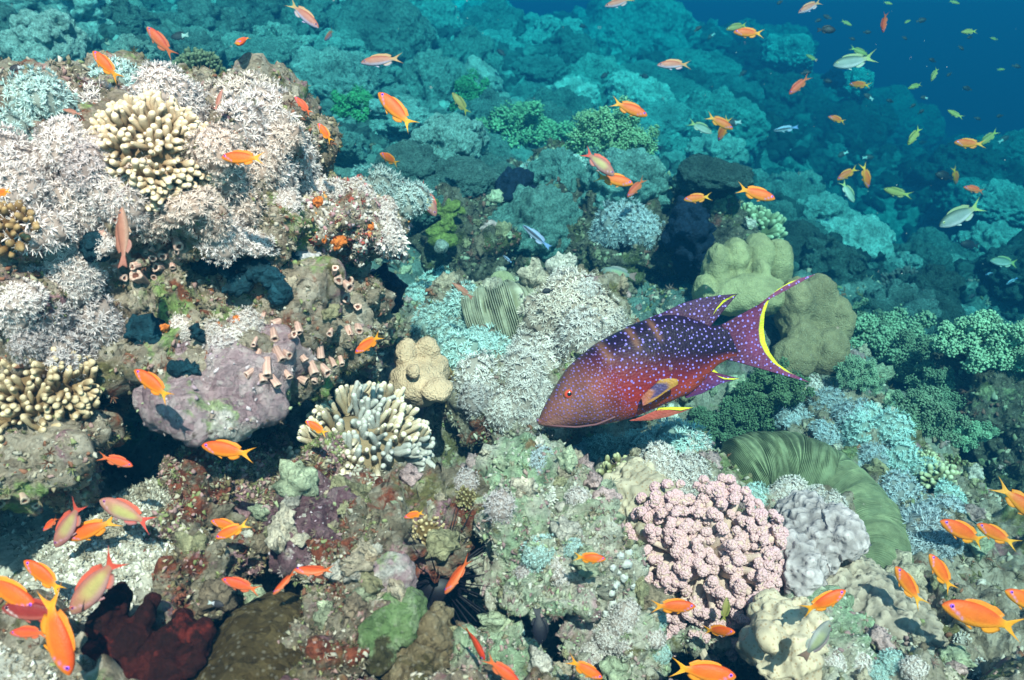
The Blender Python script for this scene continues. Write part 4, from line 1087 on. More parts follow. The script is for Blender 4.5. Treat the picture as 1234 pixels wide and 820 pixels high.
# small far reef lumps as one mass
mb = MB()
r3 = np.random.default_rng(12)
N = 20000
tt = 3.0 * (16 / 3.0) ** r3.random(N)
xx = (r3.uniform(-80, 1320, N) - 617) / FPX * tt
zz = ground_z(xx, tt)
ok = ~((xx / tt < -0.2) & (tt < 2.4))
xx, tt, zz = xx[ok], tt[ok], zz[ok]
sz = (0.003 + 0.010 * r3.random(len(xx)) ** 2) * tt
v, t = ico(2)
v = v * (1 + 0.9 * (0.6 - worley(v * 1.7, 3)) + .35 * fbm(v * 2.3, 2, 6))[:, None]
cols = np.array(hc)[r3.integers(0, len(hc), len(xx))] * 0.8 * r3.uniform(0.4, 1.4, (len(xx), 1)) * np.where(xx / tt > .25, .45, 1.0)[:, None]  # lumps take the water-tinted head colours; right side painted darker as shadow
mb.add_many(v, t, np.stack([xx, tt, np.minimum(zz + sz * 0.2, 0.0)], 1), rand_rot(len(xx), r3) * sz[:, None, None] * r3.uniform(.5, 1.3, (len(xx), 1, 3)), cols)
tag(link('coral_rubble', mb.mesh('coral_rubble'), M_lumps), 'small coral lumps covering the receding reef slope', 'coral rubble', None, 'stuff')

mb = MB()
N = 2000
tt = .62 + 1.7 * r3.random(N)
xx = (r3.uniform(150, 1320, N) - 617) / FPX * tt
sz = (0.003 + 0.015 * r3.random(N) ** 2.4) * (0.6 + .5 * tt)
px_, py_, pz_, kp = [], [], [], []
for a_, b_ in zip(xx, tt):
    h = down(a_, b_, 0.3)
    ok_ = h is not None and h[0].z < -.3 and h[2] < NROCK and h[2] not in (2, 3)
    if ok_ and a_ > .36 * b_ and a_ < .54 * b_ and 1.05 < b_ * 1.08 - h[0].z * .38 < 1.5: ok_ = False      # keeps the ridged coral clear
    if ok_:
        q_ = np.array(h[0]); ok_ = all(((q_ - c_) ** 2).sum() > (1.02 * r_ + .008) ** 2 for c_, r_ in KEEP)
    kp.append(ok_)
    pz_.append(h[0].z if h is not None else 0)
kp = np.array(kp)
v, t = ico(3)
v = v * (1 + .7 * (.6 - worley(v * 1.6, 3)) + .3 * fbm(v * 2.1, 3, 6) + .12 * fbm(v * 6, 2, 4))[:, None]
cols = np.array([(0.58, 0.5, 0.39), (0.46, 0.38, 0.28), (0.5, 0.34, 0.33), (0.34, 0.31, 0.18), (0.66, 0.6, 0.52), (0.3, 0.23, 0.16), (0.42, 0.46, 0.31)])[r3.integers(0, 7, N)] * r3.uniform(.7, 1.2, (N, 1))
pos = np.stack([xx, tt, np.array(pz_) + sz * .15], 1)
mb.add_many(v, t, pos[kp], (rand_rot(N, r3) * sz[:, None, None] * r3.uniform(.6, 1.3, (N, 1, 3)))[kp], cols[kp])
tag(link('rubble_stones', mb.mesh('rubble_stones'), M_stone), 'loose rubble and coral stubs over the near seabed', 'rubble', None, 'stuff')

# ------------------------------------------------------------------ turf, crusts and rubble on near surfaces
PALS = {'mix': [(0.4, 0.36, 0.29), (0.33, 0.31, 0.22), (0.24, 0.2, 0.13), (0.12, 0.11, 0.05), (0.3, 0.19, 0.17), (0.22, 0.1, 0.06), (0.22, 0.24, 0.11), (0.43, 0.39, 0.32), (0.1, 0.09, 0.06), (0.36, 0.31, 0.23), (0.14, 0.12, 0.07)],
        'bright': [(0.5, 0.46, 0.42), (0.4, 0.22, 0.24), (0.34, 0.08, 0.06), (0.5, 0.42, 0.3), (0.2, 0.18, 0.1), (0.55, 0.25, 0.08), (0.42, 0.36, 0.4), (0.16, 0.13, 0.1)],
        'lilac': [(0.5, 0.42, 0.44), (0.36, 0.26, 0.3), (0.26, 0.2, 0.16), (0.3, 0.34, 0.2), (0.42, 0.36, 0.36)],
        'rust': [(0.2, 0.07, 0.045), (0.18, 0.14, 0.07), (0.34, 0.28, 0.18), (0.12, 0.09, 0.05), (0.36, 0.21, 0.2), (0.42, 0.37, 0.29), (0.22, 0.24, 0.1)],
        'pale': [(0.46, 0.45, 0.38), (0.36, 0.37, 0.28), (0.25, 0.23, 0.16), (0.28, 0.34, 0.2), (0.27, 0.17, 0.17), (0.45, 0.42, 0.35), (0.2, 0.17, 0.11), (0.36, 0.24, 0.22)], 'sand': [(0.6, 0.57, 0.5), (0.48, 0.44, 0.36), (0.68, 0.66, 0.6), (0.3, 0.26, 0.2)],
        'dark': [(0.1, 0.1, 0.06), (0.05, 0.05, 0.035), (0.18, 0.18, 0.11), (0.26, 0.28, 0.2), (0.18, 0.09, 0.07)]}
def turf(name, label, V, T, n, pal, r, size=(0.0012, 0.0048), leaf=0.3):
    a = V[T[:, 0]]; b = V[T[:, 1]]; c = V[T[:, 2]]
    fn = np.cross(b - a, c - a); ar = np.linalg.norm(fn, axis=1)
    cen = (a + b + c) / 3
    wgt = ar / (np.sum(cen ** 2, 1) + 0.05)
    wgt = wgt * (np.sum(fn * -cen, 1) > -0.35 * ar * np.linalg.norm(cen, axis=1))
    # clumped: noise decides where growth is thick
    wgt = wgt * np.clip(0.4 + 1.1 * fbm(cen * 9, 3, 31), 0.04, 2)
    f = r.choice(len(T), n, p=wgt / wgt.sum())
    u, v_ = r.random(n), r.random(n)
    fl = u + v_ > 1; u[fl], v_[fl] = 1 - u[fl], 1 - v_[fl]
    pos = a[f] + (b[f] - a[f]) * u[:, None] + (c[f] - a[f]) * v_[:, None]
    nr = fn[f] / (ar[f][:, None] + 1e-12)
    pl = np.array(pal)
    idx = np.clip(((fbm(pos * 16, 3, 5) * 0.6 + 0.5 + r.normal(0, 0.22, n)) * len(pl)).astype(int), 0, len(pl) - 1)
    col = pl[idx] * r.uniform(0.8, 1.2, (n, 1))
    dist = np.linalg.norm(pos, axis=1)
    s = r.uniform(0, 1, n) ** 2 * (size[1] - size[0]) + size[0]
    s = s * np.clip(dist, 0.7, 4)
    mb = MB()
    k = int(n * (1 - leaf))
    v0, t0 = ico(1)
    v0 = v0 * (1 + 0.3 * np.random.default_rng(3).normal(size=(len(v0), 1)))
    M = rand_rot(n, r)
    mb.add_many(v0, t0, pos[:k], M[:k] * s[:k, None, None] * np.array([1, 0.8, 0.6]), col[:k])
    # tufts of five small blades
    tv, tq = [], []
    rb = np.random.default_rng(4)
    for j in range(7):
        aa = j * 0.9 + rb.uniform(-.3, .3); e = rb.uniform(0.2, 1.2); L = rb.uniform(1.2, 2.4)
        d = np.array([math.cos(aa) * math.sin(e), math.sin(aa) * math.sin(e), math.cos(e)]) * L
        sdv = np.array([-math.sin(aa), math.cos(aa), 0]) * 0.2
        tv += [-sdv * .7, sdv * .7, d * .6 + sdv, d * .6 - sdv, d + sdv * .3, d - sdv * .3]
        q = j * 6
        tq += [[q, q + 1, q + 2, q + 3], [q + 3, q + 2, q + 4, q + 5]]
    nn = nr[k:] + r.normal(0, 0.35, (n - k, 3)); nn /= np.linalg.norm(nn, axis=1, keepdims=True)
    mb.add_many(np.array(tv), np.array(tq), pos[k:], frames(nn, r.uniform(0, 6.3, n - k)) * (0.8 * s[k:, None, None]), col[k:] * np.array([.62, .6, .55]))
    o = link(name, mb.mesh(name), M_turf)
    return tag(o, label, 'turf', None, 'stuff')
r4 = np.random.default_rng(13)
Vs, Ts, n0 = {}, {}, {}
for V, T, pal in SURF:
    Vs.setdefault(pal, []).append(V); Ts.setdefault(pal, []).append(T + n0.get(pal, 0)); n0[pal] = n0.get(pal, 0) + len(V)
TN = {'mix': (32000, 'mixed algae turf and crusts on the mottled rocks'), 'bright': (6000, 'pink, white and orange crust bits on the jutting ledge'), 'lilac': (500, 'pale crust bits on the lilac and purple rocks'), 'rust': (8000, 'rust red and olive turf on the rubble rock'),
      'pale': (7000, 'pale sand and turf bits on the pale rocks'), 'sand': (9000, 'coral gravel and grains on the sand patch'), 'dark': (7000, 'dim brown turf on the dark rocks')}
for pal in Vs:
    turf('algae_turf', TN[pal][1], np.concatenate(Vs[pal]), np.concatenate(Ts[pal]), TN[pal][0], PALS[pal], r4)
sel = (gV[gq].mean(1)[:, 1] < 4.5) & (gV[gq].mean(1)[:, 1] > 0.25) & (np.abs(gV[gq].mean(1)[:, 0]) < 0.85 * gV[gq].mean(1)[:, 1] + .2)
gs = gq[sel]
turf('algae_turf', 'mixed turf, rubble and crusts on the near seabed', gV, np.concatenate([gs[:, [0, 1, 2]], gs[:, [0, 2, 3]]]), 42000, PALS['mix'], r4)

# ------------------------------------------------------------------ fish
def fin_mesh(base, edge, thick, cb, ce, nv=6, name='fin', rim=None):
    """solid fin: sheet from base line to edge line in the x-z plane, thinning to the edge; optional coloured rim"""
    base, edge = np.asarray(base, float), np.asarray(edge, float)
    n = len(base)
    js = np.linspace(0, 1, nv)
    V, C = [], []
    for sg in (1, -1):
        for j in js:
            p = base + (edge - base) * j
            V.append(np.stack([p[:, 0], np.full(n, sg * thick * (1 - j * 0.92)), p[:, 1]], 1))
            c = np.array(cb) + (np.array(ce) - np.array(cb)) * j
            if rim is not None and j > rim[0]: c = np.array(rim[1])
            C.append(np.tile(c, (n, 1)))
    V, C = np.concatenate(V), np.concatenate(C)
    Q = []
    h = nv * n
    for j in range(nv - 1):
        for i in range(n - 1):
            a = j * n + i
            Q.append([a, a + 1, a + n + 1, a + n]); Q.append([h + a, h + a + n, h + a + n + 1, h + a + 1])
    e = (nv - 1) * n
    for i in range(n - 1): Q.append([e + i, e + i + 1, h + e + i + 1, h + e + i])
    for j in range(nv - 1):
        for i in (0, n - 1): Q.append([j * n + i, (j + 1) * n + i, h + (j + 1) * n + i, h + j * n + i])
    return V, Q, C

def body_mesh(xs, top, bot, wid, colf, ns=44, nr=18, expo=2.2):
    """lofted body along x; top/bot/wid sampled at xs"""
    x = np.linspace(0, 1, ns); x = xs[0] + (xs[-1] - xs[0]) * (1 - np.cos(x * math.pi)) / 2
    def sp(y):
        f = np.interp(x, xs, y)
        for _ in range(2): f[1:-1] = 0.25 * f[:-2] + 0.5 * f[1:-1] + 0.25 * f[2:]
        return f
    tp, bt, wd = sp(top), sp(bot), sp(wid)
    a = np.arange(nr) * 2 * math.pi / nr
    ca, sa = np.cos(a), np.sin(a)
    V, vv = [], []
    for xi, t_, b_, w_ in zip(x, tp, bt, wd):
        m, h = (t_ + b_) / 2, (t_ - b_) / 2
        yy = np.sign(ca) * np.abs(ca) ** (2 / expo) * w_
        zz = np.sign(sa) * np.abs(sa) ** (2 / 2.0) * h + m
        V.append(np.stack([np.full(nr, xi), yy, zz], 1)); vv.append(sa)
    V = np.concatenate(V); vv = np.concatenate(vv)
    Q = [[i * nr + j, i * nr + (j + 1) % nr, (i + 1) * nr + (j + 1) % nr, (i + 1) * nr + j] for i in range(ns - 1) for j in range(nr)]
    V = np.concatenate([V, [[x[0], 0, (tp[0] + bt[0]) / 2], [x[-1], 0, (tp[-1] + bt[-1]) / 2]]])
    vv = np.concatenate([vv, [0, 0]])
    e = ns * nr
    T = [[e, (j + 1) % nr, j] for j in range(nr)] + [[e + 1, (ns - 1) * nr + j, (ns - 1) * nr + (j + 1) % nr] for j in range(nr)]
    return V, T, Q, colf(V, vv)

def lerp3(a, b, t): return np.array(a) + (np.array(b) - np.array(a)) * np.clip(t, 0, 1)[:, None]
def ss(x, a, b):
    t = np.clip((x - a) / (b - a), 0, 1); return t * t * (3 - 2 * t)

KINDS = {   # back, flank, belly, tail colours, fin, eye; height, slenderness
    'anthias': dict(back=(.60, .075, .010), flank=(.66, .118, .010), belly=(.76, .24, .015), tail=(.76, .31, .015), fin=(.76, .22, .015), eye=(.35, .08, .75), h=1.0, streak=(.6, .25, .55)),
    'red': dict(back=(.55, .05, .02), flank=(.66, .09, .02), belly=(.6, .15, .06), tail=(.6, .12, .03), fin=(.6, .1, .03), eye=(.3, .07, .5), h=.92, streak=(.5, .2, .4)),
    'male': dict(back=(.36, .12, .1), flank=(.4, .32, .12), belly=(.4, .2, .2), tail=(.6, .08, .05), fin=(.6, .1, .06), eye=(.4, .12, .3), h=1.1, streak=(.6, .3, .4)),
    'rosy': dict(back=(.38, .1, .06), flank=(.42, .14, .1), belly=(.46, .36, .5), tail=(.45, .25, .1), fin=(.5, .25, .12), eye=(.2, .08, .2), h=.86, streak=(.5, .3, .4)),
    'chromis': dict(back=(.06, .1, .07), flank=(.2, .26, .23), belly=(.5, .52, .5), tail=(.3, .34, .12), fin=(.25, .3, .14), eye=(.6, .6, .3), h=1.08, streak=None),
    'olive': dict(back=(.12, .13, .03), flank=(.26, .24, .06), belly=(.32, .28, .1), tail=(.3, .3, .05), fin=(.22, .22, .05), eye=(.1, .1, .05), h=.95, streak=None),
    'damsel': dict(back=(.006, .007, .012), flank=(.008, .01, .016), belly=(.01, .012, .02), tail=(.012, .014, .02), fin=(.006, .007, .012), eye=(.02, .02, .03), h=1.5, streak=None),
    'bicolor': dict(back=(.02, .02, .022), flank=(.03, .03, .034), belly=(.035, .035, .04), tail=(.42, .44, .44), fin=(.02, .02, .02), eye=(.02, .02, .03), h=1.4, streak=None),
    'cleaner': dict(back=(.3, .4, .6), flank=(.015, .015, .03), belly=(.5, .55, .7), tail=(.15, .25, .5), fin=(.25, .3, .45), eye=(.02, .02, .03), h=.62, streak=None),
    'brown': dict(back=(.26, .1, .07), flank=(.34, .15, .1), belly=(.36, .22, .16), tail=(.34, .14, .1), fin=(.3, .12, .08), eye=(.1, .1, .1), h=.66, streak=None),
    'parrot': dict(back=(.16, .17, .16), flank=(.3, .32, .18), belly=(.36, .36, .34), tail=(.25, .14, .12), fin=(.25, .2, .2), eye=(.3, .2, .1), h=1.05, streak=None),
    'maroon': dict(back=(.16, .012, .012), flank=(.22, .02, .016), belly=(.4, .1, .08), tail=(.55, .12, .06), fin=(.3, .03, .02), eye=(.1, .02, .05), h=.95, streak=(.7, .6, .6)),
}
def fish_parts(kind, bendy):
    K = KINDS[kind]; h = K['h']
    xs = np.array([.5, .485, .45, .40, .33, .24, .12, 0, -.1, -.18, -.24, -.29])
    top = np.array([.004, .03, .062, .092, .118, .136, .142, .13, .104, .072, .052, .046]) * h
    bot = np.array([-.008, -.03, -.055, -.082, -.108, -.128, -.136, -.122, -.092, -.062, -.046, -.042]) * h
    wid = np.array([.004, .018, .036, .05, .06, .064, .06, .05, .036, .024, .016, .008]) * (0.7 + 0.3 * h)
    def colf(V, vv):
        C = lerp3(K['flank'], K['back'], ss(vv, 0.15, 0.85))
        C = C + (np.array(K['belly']) - C) * ss(-vv, 0.2, 0.85)[:, None]
        if kind == 'bicolor': C = C + (np.array((.42, .44, .44)) - C) * ss(-V[:, 0], .06, .12)[:, None]
        elif kind in ('male', 'parrot'): C = C + (np.array(K['back']) - C) * (ss(V[:, 0], .12, .3) + ss(-V[:, 0], .1, .25))[:, None] * 0.75
        else: C = C + (np.array(K['tail']) - C) * ss(-V[:, 0], .12, .30)[:, None] * 0.8
        if K['streak'] is not None:   # violet line from the eye down to the pectoral base
            zl = .03 * h - (.43 - V[:, 0]) * .62
            f = np.exp(-((V[:, 2] - zl) / .012) ** 2) * ss(V[:, 0], .22, .26) * ss(-V[:, 0], -.45, -.42)
            C = C + (np.array(K['streak']) - C) * f[:, None] * 0.8
            C = C + (np.array(K['belly']) - C) * (ss(V[:, 0], .40, .48) * ss(-vv, -.1, .4))[:, None] * .8
        return np.clip(C, 0, 1)
    P_ = {}
    V, T, Q, C = body_mesh(xs[::-1], top[::-1], bot[::-1], wid[::-1], colf)
    P_['body'] = (V, T, Q, C)
    m = 9
    tb = np.stack([np.full(m, -.275), np.linspace(.046, -.042, m) * h], 1)
    g = np.linspace(1, -1, m)
    if kind in ('damsel', 'bicolor', 'cleaner', 'brown', 'parrot'):
        te = np.stack([-.43 - .05 * np.abs(g), g * .12 * min(h, 1.1)], 1)
    else:
        te = np.stack([-.345 - .165 * np.abs(g) ** 1.4, g * .155 * np.clip(h, .85, 1.1)], 1)
    tc = np.array(K['tail'])
    P_['tail_fin'] = fin_mesh(tb, te, .008, tc, tc * .85, 6)
    x = np.linspace(.28, -.2, 12)
    tz = np.interp(x, xs[::-1], top[::-1])
    hh = .045 * np.sin(np.linspace(.35, 2.9, 12)) ** .6 + np.where(x < -.05, .018, 0)
    P_['dorsal_fin'] = fin_mesh(np.stack([x, tz - .012], 1), np.stack([x - .035, tz + hh * (1 if h < 1.3 else 1.3)], 1), .006, K['fin'], np.array(K['fin']) * .9, 4)
    x = np.linspace(.0, -.2, 8)
    bz = np.interp(x, xs[::-1], bot[::-1])
    hh = .06 * np.sin(np.linspace(.5, 2.7, 8))
    P_['anal_fin'] = fin_mesh(np.stack([x, bz + .012], 1), np.stack([x - .04, bz - hh], 1), .006, K['fin'], np.array(K['belly']) * .9, 4)
    x = np.linspace(.22, .16, 5)
    bz = np.interp(x, xs[::-1], bot[::-1])
    P_['pelvic_fin'] = fin_mesh(np.stack([x, bz + .014], 1), np.stack([x - np.linspace(.13, .08, 5), bz - np.linspace(.05, .02, 5)], 1), .005, K['belly'], K['belly'], 4)
    for k in P_:     # swimming bend
        V = np.array(P_[k][0], float)
        q = np.clip(.15 - V[:, 0], 0, None)
        V[:, 1] += bendy * q ** 2
        P_[k] = (V,) + P_[k][1:]
    # pectoral fins and eyes, both sides
    ecol = np.array(K['eye'])
    v, t = ico(3)
    e = []
    xe, ze = .405, .028 * h
    we = float(np.interp(xe, xs[::-1], wid[::-1]))
    for sg in (1, -1):
        V = v * np.array([.026, .012, .026]) * (1 if h > .7 else .75) + np.array([xe, sg * we * .86, ze])
        c = np.where((v[:, 1] * sg > .86)[:, None], np.array([[.004, .003, .01]]), ecol[None])
        e.append((V, t, None, c))
    return P_, e
FISH = {}
def fish_proto(kind, var, simple=False):
    key = (kind, var, simple)
    if key in FISH: return FISH[key]
    P_, eyes = fish_parts(kind, (0.0, 0.35, -0.3)[var])
    if simple:
        mb = MB()
        V, T, Q, C = P_['body']; mb.add(V, T=T, Q=Q, C=C)
        for k in ('tail_fin', 'dorsal_fin', 'anal_fin'):
            V, Q, C = P_[k]; mb.add(V, Q=Q, C=C)
        me = mb.mesh('small_fish'); me.materials.append(M_fish)
        FISH[key] = me
        return me
    out = []
    V, T, Q, C = P_['body']
    me = mesh_np('body', V, T, Q, C); me.materials.append(M_fish); out.append(('body', me))
    for k in ('tail_fin', 'dorsal_fin', 'anal_fin', 'pelvic_fin'):
        V, Q, C = P_[k]
        me = mesh_np(k, V, quads=Q, col=C); me.materials.append(M_fish); out.append((k, me))
    for V, T, Q, C in eyes:
        me = mesh_np('eye', V, T, col=C); me.materials.append(M_eye); out.append(('eye', me))
    FISH[key] = out
    return out

def fish_matrix(hx, hy, tx, ty, t, L=None, yaw=0.0, dors=None, roll=0.0):
    """head and tail-tip pixels, depth; yaw>0 turns the head away from the camera"""
    dx, dy = hx - tx, -(hy - ty)
    plen = math.hypot(dx, dy)
    th_ = math.atan2(dy, dx)
    h = CR * math.cos(th_) + CU * math.sin(th_)
    d = CR * -math.sin(th_) + CU * math.cos(th_)
    if dors is None:
        if d.dot(CU) < 0: d = -d
    elif dors == 'l':
        if d.dot(CR) > 0: d = -d
    elif dors == 'r':
        if d.dot(CR) < 0: d = -d
    elif dors == 'd':
        if d.dot(CU) > 0: d = -d
    y = R_(yaw)
    L = plen * t / FPX / max(math.cos(y), .3)
    h2 = h * math.cos(y) + CF * math.sin(y)
    ysd = d.cross(h2)
    if roll:
        q = Matrix.Rotation(R_(roll), 3, h2)
        d = q @ d; ysd = q @ ysd
    m = Matrix((h2, ysd, d)).transposed().to_4x4()
    c = P((hx + tx) / 2, (hy + ty) / 2, t)
    return Matrix.Translation(c) @ m @ Matrix.Diagonal((L, L, L, 1))

def fish_depth(hx, hy, tx, ty, L, cap_=None):
    plen = math.hypot(hx - tx, hy - ty)
    t = L * FPX / plen
    lim = min(hit(hx, hy)[2], hit((hx + tx) / 2, (hy + ty) / 2)[2], hit(tx, ty)[2])
    return min(t, lim * 0.93 - 0.01, cap_ or 99)

NAME = {'anthias': 'orange_fish', 'red': 'orange_fish', 'male': 'pink_fish', 'rosy': 'rosy_fish', 'chromis': 'silver_fish', 'olive': 'olive_fish', 'damsel': 'black_fish', 'bicolor': 'black_and_white_fish', 'cleaner': 'striped_fish', 'brown': 'brown_fish', 'parrot': 'olive_fish', 'maroon': 'maroon_fish'}
def fish(kind, hx, hy, tx, ty, label, L=.085, yaw=0, dors=None, roll=0, t=None, group=None, simple=False):
    if t is None: t = fish_depth(hx, hy, tx, ty, L * max(math.cos(R_(yaw)), .3))
    M = fish_matrix(hx, hy, tx, ty, t, None, yaw, dors, roll)
    var = random.randrange(3)
    j = random.uniform(.88, 1.08)
    if simple:
        root = link(NAME[kind], fish_proto(kind, var, True)); root.color = (j, j, j, 1)
    else:
        root = empty(NAME[kind])
        for nm, me in fish_proto(kind, var):
            o = link(nm, me, None, root); o.color = (j, j * random.uniform(.9, 1.1), j, 1)
    root.matrix_world = M
    tag(root, label, 'fish', group)
    return root

